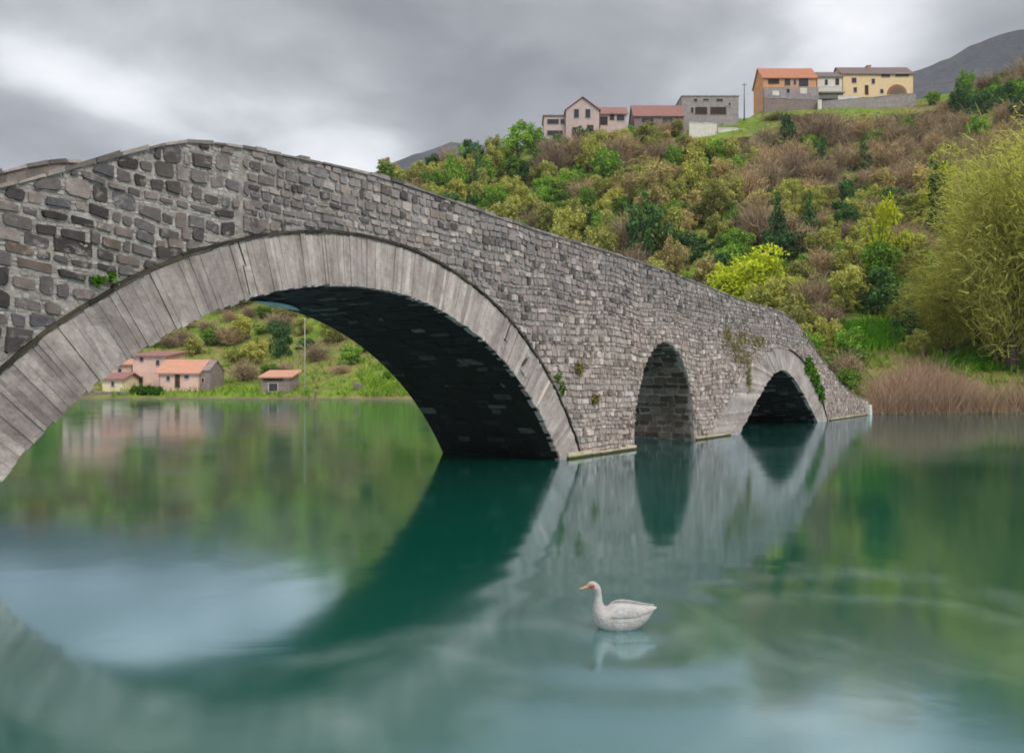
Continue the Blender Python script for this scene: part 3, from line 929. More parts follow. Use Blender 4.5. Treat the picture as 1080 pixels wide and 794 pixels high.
def twig_cloud(name, seed, n, length, width, height, mat, spread=1.0, droop=0.0, lo=0.05, nb_=9):
    """bare twigs: slivers fanning up and out of the stems"""
    g = np.random.default_rng(seed)
    boughs = []
    for k in range(nb_):
        th = 2 * math.pi * (k + g.random()) / nb_
        rr = spread * (0.25 + 0.6 * g.random())
        boughs.append((math.cos(th) * rr, math.sin(th) * rr, height * (0.45 + 0.5 * g.random()), (0.30 + 0.22 * g.random()) * (1 if nb_ < 10 else 0.7)))
    boughs.append((0, 0, height * 0.85, 0.45))
    bo = np.array(boughs)
    k = g.integers(0, len(bo), n)
    q = lo + (1 - lo) * g.random(n) ** 0.7
    base = bo[k, :3] * q[:, None]
    base[:, 2] = bo[k, 2] * q ** 0.85
    base += g.normal(size=(n, 3)) * (bo[k, 3] * (0.35 + 0.65 * q) * 0.62)[:, None]
    d = np.stack([base[:, 0], base[:, 1], np.full(n, 0.55 * spread)], 1) + g.normal(size=(n, 3)) * 0.45
    d[:, 2] -= droop * q
    d /= np.linalg.norm(d, axis=1)[:, None]
    ln = (length * (0.4 + 0.9 * g.random(n)))[:, None]
    s = np.cross(d, g.normal(size=(n, 3)))
    s /= np.linalg.norm(s, axis=1)[:, None]
    w = width * (0.5 + g.random(n))[:, None]
    tip = base + d * ln
    v = np.stack([base - s * w, base + s * w, tip + s * w * 0.4, tip - s * w * 0.4], 1).reshape(-1, 3)
    v[:, 2] = np.maximum(v[:, 2], 0.0)
    return np_mesh(name, v, mat)

def dome_clusters(g, n, h, flat=0.9):
    ox, oy = g.normal() * 0.12, g.normal() * 0.12
    c = [(ox, oy, h * 0.42, 0.5, 0.5, h * 0.36)]
    lobes = [(2 * math.pi * g.random(), 0.7 + 0.5 * g.random()) for _ in range(4)]
    for k in range(int(n * 2.2)):
        th = 2 * math.pi * g.random()
        reach = 0.75 + 0.3 * sum(a * max(0, math.cos(th - q)) ** 3 for q, a in lobes) / 1.2
        z = h * (0.10 + 0.85 * g.random())
        r = reach * (0.25 + 0.6 * g.random()) * math.sqrt(max(0.08, 1 - (z / h - 0.2) ** 2 * 1.1))
        s_ = 0.10 + 0.22 * g.random() ** 1.6
        c.append((ox + math.cos(th) * r, oy + math.sin(th) * r, z + g.normal() * 0.06, s_ * (0.8 + 0.5 * g.random()), s_, s_ * flat * (0.8 + 0.5 * g.random())))
    return c

def cone_clusters(g, n, h):
    c = []
    for k in range(n):
        z = h * (0.08 + 0.9 * k / n)
        rad = 0.75 * (1 - (z / h) ** 1.3) + 0.10
        for _ in range(3):
            th = 2 * math.pi * g.random()
            s = rad * (0.45 + 0.25 * g.random())
            s *= 0.6 + 0.7 * g.random()
            q = 0.35 + 0.5 * g.random()
            c.append((math.cos(th) * rad * q + 0.10 * math.sin(z * 2), math.sin(th) * rad * q, z + g.normal() * 0.16, s, s, h / n * (0.6 + 0.6 * g.random())))
    return c

def stem_mesh(name, seed, h, n, rad, spread):
    rg_ = random.Random(seed)
    mb = MB()
    if n == 1:
        mb.tube([(0, 0, -0.3), (0.02, 0.01, h * 0.35), (-0.03, 0.03, h * 0.7), (0.0, 0.0, h)], [rad * 1.3, rad, rad * 0.7, rad * 0.25], 7)
        for k in range(6):
            th = rg_.uniform(0, 6.28); z0 = h * rg_.uniform(0.3, 0.8); l = spread * rg_.uniform(0.4, 0.8)
            mb.tube([(0, 0, z0), (math.cos(th) * l * 0.5, math.sin(th) * l * 0.5, z0 + l * 0.35), (math.cos(th) * l, math.sin(th) * l, z0 + l * 0.85)], [rad * 0.5, rad * 0.33, rad * 0.12], 5)
    else:
        for k in range(n):
            th = 2 * math.pi * (k + rg_.random()) / n
            l = spread * rg_.uniform(0.4, 0.85)
            mb.tube([(math.cos(th) * 0.08, math.sin(th) * 0.08, -0.2), (math.cos(th) * l * 0.45, math.sin(th) * l * 0.45, h * 0.4), (math.cos(th) * l, math.sin(th) * l, h * rg_.uniform(0.7, 0.95))], [rad, rad * 0.7, rad * 0.2], 5)
    return mb.mesh(name)

KINDS = {}
def variants(kind, part, f, count, stems):
    KINDS[kind] = (part, [f(k) for k in range(count)], stems)
for me_ in ():
    pass
def stems_of(seed, h, n, rad, spread, count=3):
    out = []
    for k in range(count):
        me = stem_mesh('stem', seed + k, h, n, rad, spread)
        me.materials.append(M['bark'])
        out.append(me)
    return out
G = lambda s: np.random.default_rng(s)
variants('brown', 'crown', lambda k: twig_cloud('twigs', 100 + k, 2600, 0.34, 0.010, 1.15, M['twig']), 5, stems_of(1, 1.0, 7, 0.035, 0.8))
variants('olive', 'crown', lambda k: leaf_cloud('olive foliage', 120 + k, dome_clusters(G(120 + k), 13, 1.3), 4200, 0.055, 2.2, shell=0.35, mat=M['budding']), 6, stems_of(5, 1.0, 6, 0.035, 0.7))
variants('tan', 'crown', lambda k: leaf_cloud('tan foliage', 140 + k, dome_clusters(G(140 + k), 12, 1.3), 4200, 0.055, 2.0, shell=0.35, mat=M['tan']), 3, stems_of(9, 1.0, 6, 0.035, 0.7))
variants('green', 'crown', lambda k: leaf_cloud('green foliage', 160 + k, dome_clusters(G(160 + k), 12, 1.2), 3800, 0.062, 1.6, shell=0.35, mat=M['green']), 6, stems_of(13, 0.9, 6, 0.035, 0.7))
variants('dark', 'crown', lambda k: leaf_cloud('evergreen foliage', 180 + k, cone_clusters(G(180 + k), 9, 3.0), 3800, 0.075, 1.8, shell=0.3, mat=M['dark']), 4, stems_of(17, 2.6, 1, 0.10, 0.6))
variants('darkbush', 'crown', lambda k: leaf_cloud('dark foliage', 190 + k, dome_clusters(G(190 + k), 13, 1.5), 3600, 0.065, 1.6, shell=0.35, mat=M['dark']), 3, stems_of(18, 1.0, 5, 0.04, 0.7))
variants('lime', 'crown', lambda k: leaf_cloud('lime foliage', 200 + k, dome_clusters(G(203 + k), 18, 1.15), 5200, 0.055, 1.5, mat=M['lime']), 2, stems_of(21, 0.9, 6, 0.035, 0.7))
variants('yellow', 'crown', lambda k: leaf_cloud('yellow foliage', 210 + k, dome_clusters(G(210 + k), 13, 1.4), 2300, 0.075, 1.5, mat=M['yellow']), 2, stems_of(25, 1.1, 5, 0.04, 0.7))
variants('airy', 'crown', lambda k: leaf_cloud('airy foliage', 220 + k, [(x, y, z + 1.0, a, b, c) for x, y, z, a, b, c in dome_clusters(G(220 + k), 14, 1.6)], 1300, 0.09, 1.6, mat=M['green']), 2, stems_of(29, 2.1, 1, 0.07, 0.9))
variants('willow', 'crown', lambda k: twig_cloud('willow shoots', 230 + k, 26000, 0.13, 0.0048, 2.6, M['willow'], 1.0, 0.35, 0.10, 22), 4, stems_of(33, 2.3, 4, 0.06, 0.6))

protos = {}
def plant(kind, x, y, w, h, label, group, name, cat='tree', z=None):
    """w: crown width in metres; h: height"""
    part, crowns, stems = KINDS[kind]
    zz = gz(x, y) if z is None else z
    t = empty(name, (x, y, zz - 0.1), random.uniform(0, 6.28))
    tag(t, label, cat, group)
    k = random.randrange(len(crowns))
    hm = {'dark': 3.0, 'airy': 2.9, 'willow': 3.1, 'brown': 1.45}.get(kind, 1.35)
    sc = (w / 2.0, w / 2.0 * random.uniform(0.85, 1.15), h / hm)
    for nm, lst, idx in (('crown', crowns, k), ('trunk', stems, k % len(stems))):
        key = (kind, nm, idx)
        if key in protos:
            o = protos[key].copy()
            COL.objects.link(o)
        else:
            o = link(nm, lst[idx])
            protos[key] = o
        o.name = nm
        o.parent = t
        o.scale = sc
    return t

# --- the shrubs and trees of the hillside, one by one
def skyline(px):
    return interp(px, RIDGE_P)
BR_TOP = [(395, 182), (431, 193), (468, 206), (510, 222), (586, 249), (639, 263), (691, 279), (744, 300), (791, 320), (830, 330), (856, 362), (889, 406), (915, 420)]
placed = []
def free(px, py, r):
    return all((px - a) ** 2 + ((py - b) * 1.3) ** 2 > (r * 0.5 + c * 0.5) ** 2 for a, b, c in placed)

KLAB = {'brown': ('leafless_shrub', 'brown leafless shrub', 'shrub'), 'olive': ('budding_shrub', 'olive budding shrub', 'shrub'), 'tan': ('catkin_shrub', 'tan yellow catkin shrub', 'shrub'),
        'green': ('leafy_shrub', 'green leafy shrub', 'shrub'), 'dark': ('conifer', 'dark green conifer', 'tree'), 'darkbush': ('evergreen_shrub', 'dark evergreen shrub', 'shrub')}
def where(px, py):
    if px < 480 and py > 215 - 0 and px < 470:
        return 'on the far slope behind the main arch'
    if px < 560:
        return 'on the ridge end behind the bridge crest'
    if px < 670:
        return ('just below' if py < 185 else 'far down the slope below') + ' the pink gabled house'
    if px < 790:
        return ('just below' if py < 185 else 'far down the slope below') + ' the flat grey house'
    if px < 970:
        return ('just below' if py < 175 else 'half way down below' if py < 250 else 'low on the slope below') + (' the orange house' if px < 870 else ' the yellow house')
    return ('high' if py < 150 else 'low') + ' on the slope beyond the willows'

def grow(kind, px, py, wpx, hpx, label=None, group=None, name=None, cat=None):
    Y = hit(px, py)
    p = P(px, py, Y)
    nm, base, c = KLAB.get(kind, (None, None, 'tree'))
    loc = where(px, py)
    plant(kind, p.x, Y, wpx / F * Y, hpx / F * Y, label or base + ' ' + loc, group or (None if label else base + 's ' + loc), name or nm, cat or c)
    placed.append((px, py, wpx * 0.42))

# hero plants first
grow('lime', 800, 322, 100, 62, 'large round lime yellow bush rising just behind the bridge parapet', None, 'lime_bush', 'bush')
grow('lime', 838, 322, 44, 34, 'smaller lime green bush on the right flank of the large lime one', None, 'lime_bush', 'bush')
grow('yellow', 926, 282, 52, 66, 'bright yellow flowering tree on the slope below the yellow house', None, 'flowering_tree', 'tree')
grow('dark', 818, 272, 36, 66, 'broad dark green conifer above the lime bush', None, 'conifer', 'tree')
grow('dark', 855, 258, 26, 56, 'slender dark conifer beside the broad one above the lime bush', None, 'conifer', 'tree')
grow('darkbush', 830, 278, 60, 34, 'low dark evergreen thicket at the foot of the conifer pair', None, 'evergreen_shrub', 'shrub')
grow('dark', 868, 186, 22, 46, 'narrow dark conifer under the retaining wall of the orange house', None, 'conifer', 'tree')
grow('dark', 912, 182, 20, 44, 'narrow dark conifer under the wall of the yellow house', None, 'conifer', 'tree')
grow('dark', 828, 158, 34, 40, 'stout dark conifer below the left corner of the orange house', None, 'conifer', 'tree')
grow('dark', 990, 262, 40, 92, 'tall dark ivy clad tree beside the great willows', None, 'conifer', 'tree')
grow('yellow', 1000, 238, 56, 62, 'muted yellow tree rising behind the tall ivy clad tree', None, 'flowering_tree', 'tree')
grow('green', 486, 208, 34, 58, 'upright green poplar like tree behind the bridge crest', None, 'leafy_tree', 'tree')
grow('dark', 502, 210, 20, 58, 'slim dark cypress behind the bridge crest', None, 'cypress', 'tree')
grow('airy', 546, 180, 46, 58, 'round airy tree standing alone on the skyline left of the pink house', None, 'skyline_tree', 'tree')
grow('dark', 622, 262, 26, 44, 'dark conifer on the slope over the middle of the bridge', None, 'conifer', 'tree')
grow('darkbush', 682, 282, 60, 66, 'bushy dark evergreen tree just above the parapet over the middle arch', None, 'evergreen_shrub', 'tree')
grow('darkbush', 756, 300, 40, 34, 'dark evergreen bush against the left of the lime bush', None, 'evergreen_shrub', 'bush')
grow('tan', 690, 222, 60, 44, 'large tan yellow shrub on the middle of the slope', None, 'catkin_shrub', 'shrub')
grow('tan', 664, 218, 40, 40, 'tan yellow shrub left of the largest one', None, 'catkin_shrub', 'shrub')
grow('tan', 738, 236, 52, 36, 'tan yellow shrub between the largest one and the conifers', None, 'catkin_shrub', 'shrub')
grow('green', 930, 312, 60, 60, 'green leafy tree below the bright yellow tree', None, 'evergreen_shrub', 'tree')
grow('olive', 898, 330, 66, 46, 'broad olive shrub at the edge of the green meadow', None, 'budding_shrub', 'shrub')
grow('brown', 872, 352, 44, 34, 'rounded brown shrub beside the falling end of the bridge parapet', None, 'leafless_shrub', 'shrub')
grow('olive', 960, 344, 46, 46, 'round olive bush at the right end of the green meadow', None, 'budding_shrub', 'bush')
for k, (px, py, w, h) in enumerate([(1062, 392, 150, 300), (1000, 372, 96, 120), (1120, 395, 150, 330), (1036, 360, 110, 210), (1085, 330, 130, 250)]):
    grow('willow', px, py, w, h, ['tall pale olive willow filling the right edge above the bank', 'low spreading willow nearest the reeds', 'outermost tall willow, cut by the right edge', 'middle willow rising over the low spreading one', 'rear willow behind the tall right hand ones'][k], None, 'willow', 'tree')

rg2 = random.Random(42)
def pick(px, py):
    r = rg2.random()
    if py < 150 and px > 960:
        return 'green' if r < 0.35 else 'darkbush' if r < 0.55 else 'brown'
    if px > 790 and py < 205:
        return 'brown' if r < 0.80 else 'olive' if r < 0.92 else 'green'
    if px > 790 and py < 260:
        return 'brown' if r < 0.36 else 'olive' if r < 0.80 else 'tan' if r < 0.90 else 'darkbush'
    if px > 790:
        return 'olive' if r < 0.46 else 'green' if r < 0.74 else 'brown' if r < 0.96 else 'darkbush'
    if px > 640:
        return 'tan' if r < 0.12 else 'olive' if r < 0.48 else 'brown' if r < 0.70 else 'green' if r < 0.98 else 'darkbush'
    return 'olive' if r < 0.44 else 'green' if r < 0.72 else 'brown' if r < 0.88 else 'tan' if r < 0.92 else 'darkbush'

cand = 0
while cand < 9000 and len(placed) < 430:
    cand += 1
    px = rg2.uniform(398, 1100)
    top = skyline(px) + 5
    bot = interp(px, BR_TOP) + 34 if px < 915 else 384
    if 900 < px < 960 and bot > 366:
        bot = 366
    py = rg2.uniform(top, bot)
    # the open green meadows stay free
    if (600 < px < 690 and 172 < py < 200 and rg2.random() < 0.75) or (720 < px < 815 and 118 < py < 150 and rg2.random() < 0.8) or (860 < px < 950 and 340 < py < 372):
        continue
    near = (py - top) / max(bot - top, 1)
    w = rg2.uniform(24, 46) * (0.8 + 0.6 * near)
    if not free(px, py, w * 0.36):
        continue
    kd = pick(px, py)
    h = w * rg2.uniform(0.6, 0.95)
    if kd == 'dark':
        w *= 0.6; h = w * rg2.uniform(1.6, 2.6)
    if py - h < skyline(px) - 14 and 570 < px < 970:
        h = max(8, py - skyline(px) + 8)
    lim = 121 if 800 < px < 972 else 146 if 722 < px <= 800 else None
    if lim:
        h = min(h, py - lim)
        if h < 6:
            continue
    grow(kd, px, py, w, h)
n_right = len(placed)
# the far slope seen through the main arch (and mirrored in the river)
grow('darkbush', 293, 378, 30, 40, 'dark round evergreen on the grass slope above the open shed', None, 'evergreen_shrub', 'shrub')
cand = 0
cnt = 0
while cand < 3000 and cnt < 190:
    cand += 1
    px = rg2.uniform(-60, 470)
    py = rg2.uniform(skyline(px) + 6, 402)
    if 85 < px < 230 and py > 392:
        continue
    if rg2.random() < 0.25 * (py - 300) / 100:
        continue
    w = rg2.uniform(18, 42)
    if not free(px, py, w * 0.36):
        continue
    r = rg2.random()
    kd = 'green' if r < 0.38 else 'olive' if r < 0.76 else 'brown' if r < 0.97 else 'darkbush'
    h = w * rg2.uniform(0.35, 0.7)
    if kd == 'dark':
        w *= 0.6; h = w * 2.2
    grow(kd, px, py, w, h)
    cnt += 1

# ------------------------------------------------------------------ ground cover, reeds
def blades(name, pts, hmin, hmax, width, mat, seed, per=1, lean=0.35):
    g = np.random.default_rng(seed)
    p = np.repeat(np.array(pts, float), per, axis=0)
    p[:, :2] += g.normal(size=(len(p), 2)) * 0.25
    n = len(p)
    h = (hmin + (hmax - hmin) * g.random(n))[:, None]
    d = np.concatenate([g.normal(size=(n, 2)) * lean, np.ones((n, 1))], 1)
    s = np.concatenate([g.normal(size=(n, 2)), np.zeros((n, 1))], 1)
    s /= np.linalg.norm(s, axis=1)[:, None]
    w = width * (0.5 + g.random(n))[:, None]
    tip = p + d * h
    v = np.stack([p - s * w, p + s * w, tip + s * w * 0.3, tip - s * w * 0.3], 1).reshape(-1, 3)
    return link(name, np_mesh(name, v, mat))
pts = []
for _ in range(5200):
    px = rg2.uniform(918, 1100)
    c = math.exp(-((px - 968) / 40) ** 2)
    Y = interp(px, SHORE) + abs(rg2.gauss(0.3, 0.8 + 3.4 * c))
    if rg2.random() < 0.12 + c:
        x = (px - CX) / F * Y
        pts.append((x, Y, ground(px, Y) - 0.05))
o = blades('reeds', pts, 0.2, 1.75, 0.014, M['reed'], 5, 6, 0.5)
tag(o, 'dry russet reeds along the right bank beyond the bridge end', 'reeds', kind='stuff')
pts = []
for _ in range(16000):
    px = rg2.uniform(380, 1100) if rg2.random() < 0.7 else rg2.uniform(-50, 470)
    Ys = interp(px, SHORE); Yr, _z = ridge(px)
    Y = Ys + 0.6 + (Yr - Ys) * rg2.random() ** 1.3
    pts.append(((px - CX) / F * Y, Y, ground(px, Y) - 0.05))
o = blades('grass', pts, 0.25, 0.75, 0.07, M['grassblade'], 6, 4, 0.6)
tag(o, 'rough spring grass over the whole hillside', 'grass', kind='stuff')

pts = []
for _ in range(5200):
    px, py = rg2.uniform(866, 1075), rg2.uniform(340, 392)
    if math.hypot((px - 905) / 46, (py - 356) / 15) < 1 or math.hypot((px - 1030) / 50, (py - 385) / 10) < 1:
        Y = hit(px, py)
        pts.append(((px - CX) / F * Y, Y, ground(px, Y) - 0.03))
o = blades('meadow_grass', pts, 0.2, 0.5, 0.05, M['meadow'], 9, 5, 0.7)
tag(o, 'bright green meadow grass between the bridge end and the willows', 'grass', kind='stuff')

# plants rooted in the bridge masonry (world space: front of the near face)
def on_bridge(s, z, off=-0.05):
    c, sn = math.cos(BANG), math.sin(BANG)
    return Vector((BA.x + s * c - off * sn, BA.y + s * sn + off * c, z))
def wall_plant(name, label, cat, spots, n, size, mat, seed, group=None):
    s0 = sum(a for a, *_ in spots) / len(spots); z0 = sum(b[1] for b in spots) / len(spots)
    cl = [(a - s0, 0.0, b - z0, r1, 0.06, r2) for a, b, r1, r2 in spots]
    g = np.random.default_rng(seed)
    me = leaf_cloud_free(name, seed, cl, n, size, mat)
    o = link(name, me)
    o.location = on_bridge(s0, z0, -0.03)
    o.rotation_euler = (0, 0, BANG)
    return tag(o, label, cat, group)
def leaf_cloud_free(name, seed, cl, n, size, mat):
    g = np.random.default_rng(seed)
    cl = np.array(cl, float)
    k = g.integers(0, len(cl), n)
    pos = cl[k, :3] + g.normal(size=(n, 3)) * cl[k, 3:6] * 0.5
    nrm = np.array([0, -1, 0.4]) + g.normal(size=(n, 3)) * 0.6
    nrm /= np.linalg.norm(nrm, axis=1)[:, None]
    a = np.cross(nrm, g.normal(size=(n, 3))); a /= np.linalg.norm(a, axis=1)[:, None]
    b = np.cross(nrm, a)
    sz = size * (0.6 + 0.8 * g.random(n))[:, None]
    v = np.stack([pos - a * sz * 0.7, pos + b * sz * 0.4, pos + a * sz * 0.7, pos - b * sz * 0.4], 1).reshape(-1, 3)
    return np_mesh(name, v, mat)
wall_plant('ivy', 'bright green ivy growing along the right shoulder of the small end arch', 'ivy', [(19.4, 2.5, 0.55, 0.35), (20.2, 2.15, 0.5, 0.4), (20.9, 1.75, 0.4, 0.35), (21.6, 1.3, 0.3, 0.3)], 900, 0.16, M['ivy'], 51)
wall_plant('moss', 'olive moss patch on the wall left of the small end arch', 'moss', [(9.4, 3.3, 0.5, 0.4), (10.2, 2.9, 0.6, 0.5), (11.2, 2.6, 0.7, 0.4), (12.6, 3.3, 0.9, 0.25), (10.9, 3.35, 0.7, 0.3), (11.5, 1.9, 0.25, 0.4)], 1300, 0.06, M['moss'], 52)
for k, sp_ in enumerate([(-0.6, 2.1, 0.14, 0.15), (0.2, 1.35, 0.14, 0.10)]):
    wall_plant('moss', 'small olive moss tuft on the pier right of the main arch foot', 'moss', [sp_], 260, 0.06, M['moss'], 53 + 10 * k, 'moss tufts on the main pier')
wall_plant('wall_fern', 'tiny green fern tuft beside the main arch ring at its left side', 'fern', [(-11.97, 2.93, 0.08, 0.06), (-11.8, 3.0, 0.06, 0.05)], 130, 0.04, M['ivy'], 54)
wall_plant('wall_fern', 'green fern tuft above the lower right end of the main arch ring', 'fern', [(-1.55, 1.85, 0.12, 0.12), (-1.35, 1.6, 0.1, 0.14)], 160, 0.05, M['ivy'], 55)
# ------------------------------------------------------------------ BUILDINGS
def house(name, label, D, x0, x1, yb, ye, yr, depth, wall, roof=None, kind='side', windows=(), cat='house', found=3.0, over=0.35, extra=None, rz=0.0):
    """px extents of the front at distance D; windows: (x0,x1,y0,y1[,part name])"""
    k = D / F
    xm = (x0 + x1) / 2
    base = P(xm, yb, D)
    t = empty(name, base, rz)
    tag(t, label, cat)
    w = (x1 - x0) * k
    he = (yb - ye) * k
    run = {'side': depth / 2, 'shed': depth}.get(kind, 0.0)
    hr = (CH + (HY - yr) / F * (D + run)) - base.z if yr is not None else he
    X0, X1 = -w / 2, w / 2
    mb = MB()
    if kind == 'front':
        pent = [(X0, -found), (X1, -found), (X1, he), (0, hr - 0.12), (X0, he)]
        mb.prism([(a, 0, b) for a, b in pent], [(a, depth, b) for a, b in pent])
    elif kind == 'side':
        pent = [(0, -found), (depth, -found), (depth, he), (depth / 2, hr - 0.15), (0, he)]
        mb.prism([(X0, a, b) for a, b in pent], [(X1, a, b) for a, b in pent])
    elif kind == 'shed':
        pent = [(0, -found), (depth, -found), (depth, hr - 0.12), (0, he)]
        mb.prism([(X0, a, b) for a, b in pent], [(X1, a, b) for a, b in pent])
    else:
        mb.box(X0, X1, 0, depth, -found, he)
    mb.build('wall', M[wall], t)
    rb_ = None
    if roof:
        rf = MB()
        th = 0.16
        if kind == 'front':
            for sg in (-1, 1):
                sl = (hr - he) / (w / 2)
                e = (sg * (w / 2 + over), he - sl * over)
                q = [(0, hr), e, (e[0], e[1] + th), (0, hr + th)]
                rf.prism([(a, -over, b) for a, b in q], [(a, depth + over, b) for a, b in q])
        elif kind == 'side':
            sl = (hr - he) / (depth / 2)
            for sg in (-1, 1):
                e = (depth / 2 + sg * (depth / 2 + over), he - sl * over)
                q = [(depth / 2, hr), e, (e[0], e[1] + th), (depth / 2, hr + th)]
                rf.prism([(X0 - over, a, b) for a, b in q], [(X1 + over, a, b) for a, b in q])
        elif kind == 'shed':
            sl = (hr - he) / depth
            q = [(-over, he - sl * over), (depth + over, hr + sl * over), (depth + over, hr + sl * over + th), (-over, he - sl * over + th)]
            rf.prism([(X0 - over, a, b) for a, b in q], [(X1 + over, a, b) for a, b in q])
        else:
            rf.box(X0 - over, X1 + over, -over, depth + over, he + 0.003, he + 0.25)
        rb_ = rf.build('roof', M[roof], t)
    for wd in windows:
        a, b, c, d = wd[:4]
        nm = wd[4] if len(wd) > 4 else 'window'
        u0, u1 = (a - xm) * k, (b - xm) * k
        v0, v1 = (yb - d) * k, (yb - c) * k
        fb = MB()
        fw = min(0.09, (u1 - u0) * 0.15)
        fb.box(u0, u0 + fw, -0.07, -0.002, v0, v1)
        fb.box(u1 - fw, u1, -0.07, -0.002, v0, v1)
        fb.box(u0 + fw + 0.002, u1 - fw - 0.002, -0.068, -0.002, v1 - fw, v1 - 0.002)
        fb.box(u0 + fw + 0.002, u1 - fw - 0.002, -0.10, -0.002, v0 + 0.002, v0 + fw)
        fo = fb.build(nm, M['frame' if nm == 'window' else 'wood'], t)
        pb_ = MB()
        pb_.box(u0 + fw + 0.003, u1 - fw - 0.003, -0.03, -0.004, v0 + fw + 0.003, v1 - fw - 0.003)
        pb_.build('pane' if nm == 'window' else 'dark_panel', M['glass' if nm == 'window' else 'dark_open'], fo)
    return t, rb_, (lambda px_, py_: ((px_ - xm) * k, (yb - py_) * k))

# --- on the ridge
t, rf, L = house('gabled_house', 'pink gabled house with flat roofed left wing on the ridge', 184, 597, 632, 150, 116, 103, 8, 'rose', 'tile_red', 'front',
                 windows=[(605, 611, 115, 125), (617, 623, 115, 125), (603, 610, 134, 144), (619, 626, 132, 146, 'door')])
wb_ = MB()
a, b = L(574, 150), L(596.9, 121)
wb_.box(a[0], b[0], 1.0, 8, -3, b[1]); wb_.build('side_wing', M['rose'], t)
rb2 = MB(); rb2.box(a[0] - 0.3, b[0], 0.7, 8.2, b[1] + 0.003, b[1] + 0.22); rb2.build('wing_roof', M['grey'], t)
for (u0, u1, v0, v1) in ((577, 590, 124, 130), (591, 596, 124, 130), (577, 594, 136, 142), (589, 594, 143, 150)):
    p0, p1 = L(u0, v1), L(u1, v0)
    fb = MB(); fb.box(p0[0], p1[0], 0.93, 0.998, p0[1], p1[1]); fo = fb.build('window', M['frame'], t)
    pb_ = MB(); pb_.box(p0[0] + 0.1, p1[0] - 0.1, 0.90, 0.928, p0[1] + 0.1, p1[1] - 0.1); pb_.build('pane', M['glass'], fo)
house('porch_house', 'small dull red roofed house with dark porch, right of the pink gabled house', 186, 633, 661, 142, 120, 114, 6, 'rose', 'tile_red', 'side',
      windows=[(632.5, 641, 123, 132, 'porch'), (643, 648, 119, 127, 'door'), (650, 659, 121, 128)])
house('red_roof_house', 'low house with long dull red roof between the gabled and the flat grey house', 187, 669, 721, 142, 122, 112, 7, 'pinkgrey', 'tile_red', 'side',
      windows=[(676, 690, 124, 130), (698, 710, 124, 130), (713, 718, 124, 138, 'door')])
t, rf, L = house('flat_roof_house', 'grey flat roofed stone house with dark veranda openings on the ridge', 190, 719, 779, 138, 102, None, 8, 'grey', 'grey', 'flat',
                 windows=[(733, 746, 113, 121, 'veranda'), (749, 766, 113, 121, 'veranda'), (728, 732, 113, 120), (731, 736, 104, 108), (741, 748, 104, 107), (755, 763, 104, 108), (768, 771, 108, 112)], over=0.15)
def wall_thing(name, label, D, x0, x1, yb, yt0, yt1, th, mat, cat='wall', cap=None):
    k = D / F
    base = P((x0 + x1) / 2, yb, D)
    t = empty(name, base)
    tag(t, label, cat)
    w = (x1 - x0) * k / 2
    h0, h1 = (yb - yt0) * k, (yb - yt1) * k
    mb = MB()
    n = 14
    ur = random.Random(int(x0))
    tops = [h0 + (h1 - h0) * i / n + ur.uniform(-0.12, 0.12) for i in range(n + 1)]
    for i in range(n):
        ua, ub = -w + 2 * w * i / n, -w + 2 * w * (i + 1) / n
        mb.quad((ua, 0, -2), (ub, 0, -2), (ub, 0, tops[i + 1]), (ua, 0, tops[i]))
        mb.quad((ub, th, -2), (ua, th, -2), (ua, th, tops[i]), (ub, th, tops[i + 1]))
        mb.quad((ua, 0, tops[i]), (ub, 0, tops[i + 1]), (ub, th, tops[i + 1]), (ua, th, tops[i]))
    mb.quad((-w, 0, -2), (-w, th, -2), (-w, th, tops[0]), (-w, 0, tops[0]))
    mb.quad((w, 0, -2), (w, th, -2), (w, th, tops[-1]), (w, 0, tops[-1]))
    mb.build('masonry', M[mat], t)
    cb = MB()
    for i in range(n):
        ua, ub = -w + 2 * w * i / n, -w + 2 * w * (i + 1) / n
        cb.prism([(ua, -0.05, tops[i] + 0.003), (ub, -0.05, tops[i + 1] + 0.003), (ub, th + 0.05, tops[i + 1] + 0.003), (ua, th + 0.05, tops[i] + 0.003)],
                 [(ua, -0.05, tops[i] + 0.15), (ub, -0.05, tops[i + 1] + 0.15), (ub, th + 0.05, tops[i + 1] + 0.15), (ua, th + 0.05, tops[i] + 0.15)])
    cb.build('wall_coping', M[cap or mat], t)
    return t
wall_thing('terrace_wall', 'whitewashed terrace wall below the flat grey house', 184, 727, 756, 147, 130, 131, 0.6, 'whitewall')
wall_thing('terrace_wall', 'low pale sloping wall running right from the whitewashed terrace wall', 185, 757, 812, 143, 135, 138, 0.5, 'whitewall')
t, rf, L = house('orange_house', 'orange two storey house with red tiled roof on the ridge', 199, 805, 861, 106, 82, 73, 8, 'orange', 'tile_orange', 'side',
                 windows=[(810, 822, 83.5, 89, 'loggia'), (836.5, 840, 84, 90), (827, 834, 83, 91), (842, 853, 82, 92)])
lw_ = MB()
a, b = L(804.5, 106), L(861.5, 94)
lw_.box(a[0], b[0], -1.2, -0.004, -2.5, b[1]); lw_.build('stone_storey', M['grey'], t)
for (u0, u1, v0, v1) in ((813, 820, 98, 103), (828, 831, 96, 100), (842, 849, 95, 101)):
    p0, p1 = L(u0, v1), L(u1, v0)
    fb = MB(); fb.box(p0[0], p1[0], -1.27, -1.202, p0[1], p1[1]); fb.build('shutter', M['whitewall'] if u0 != 828 else M['glass'], t)
t, rf, L = house('balcony_house', 'narrow grey house with white railed balcony between the orange and the yellow house', 200, 862, 888, 108, 81, 77, 7, 'whitewall', 'tile_brown', 'side',
                 windows=[(870, 873, 84, 90, 'door'), (881, 885, 83, 90, 'door')])
bb = MB()
a, b = L(862.5, 100), L(889, 98.6)
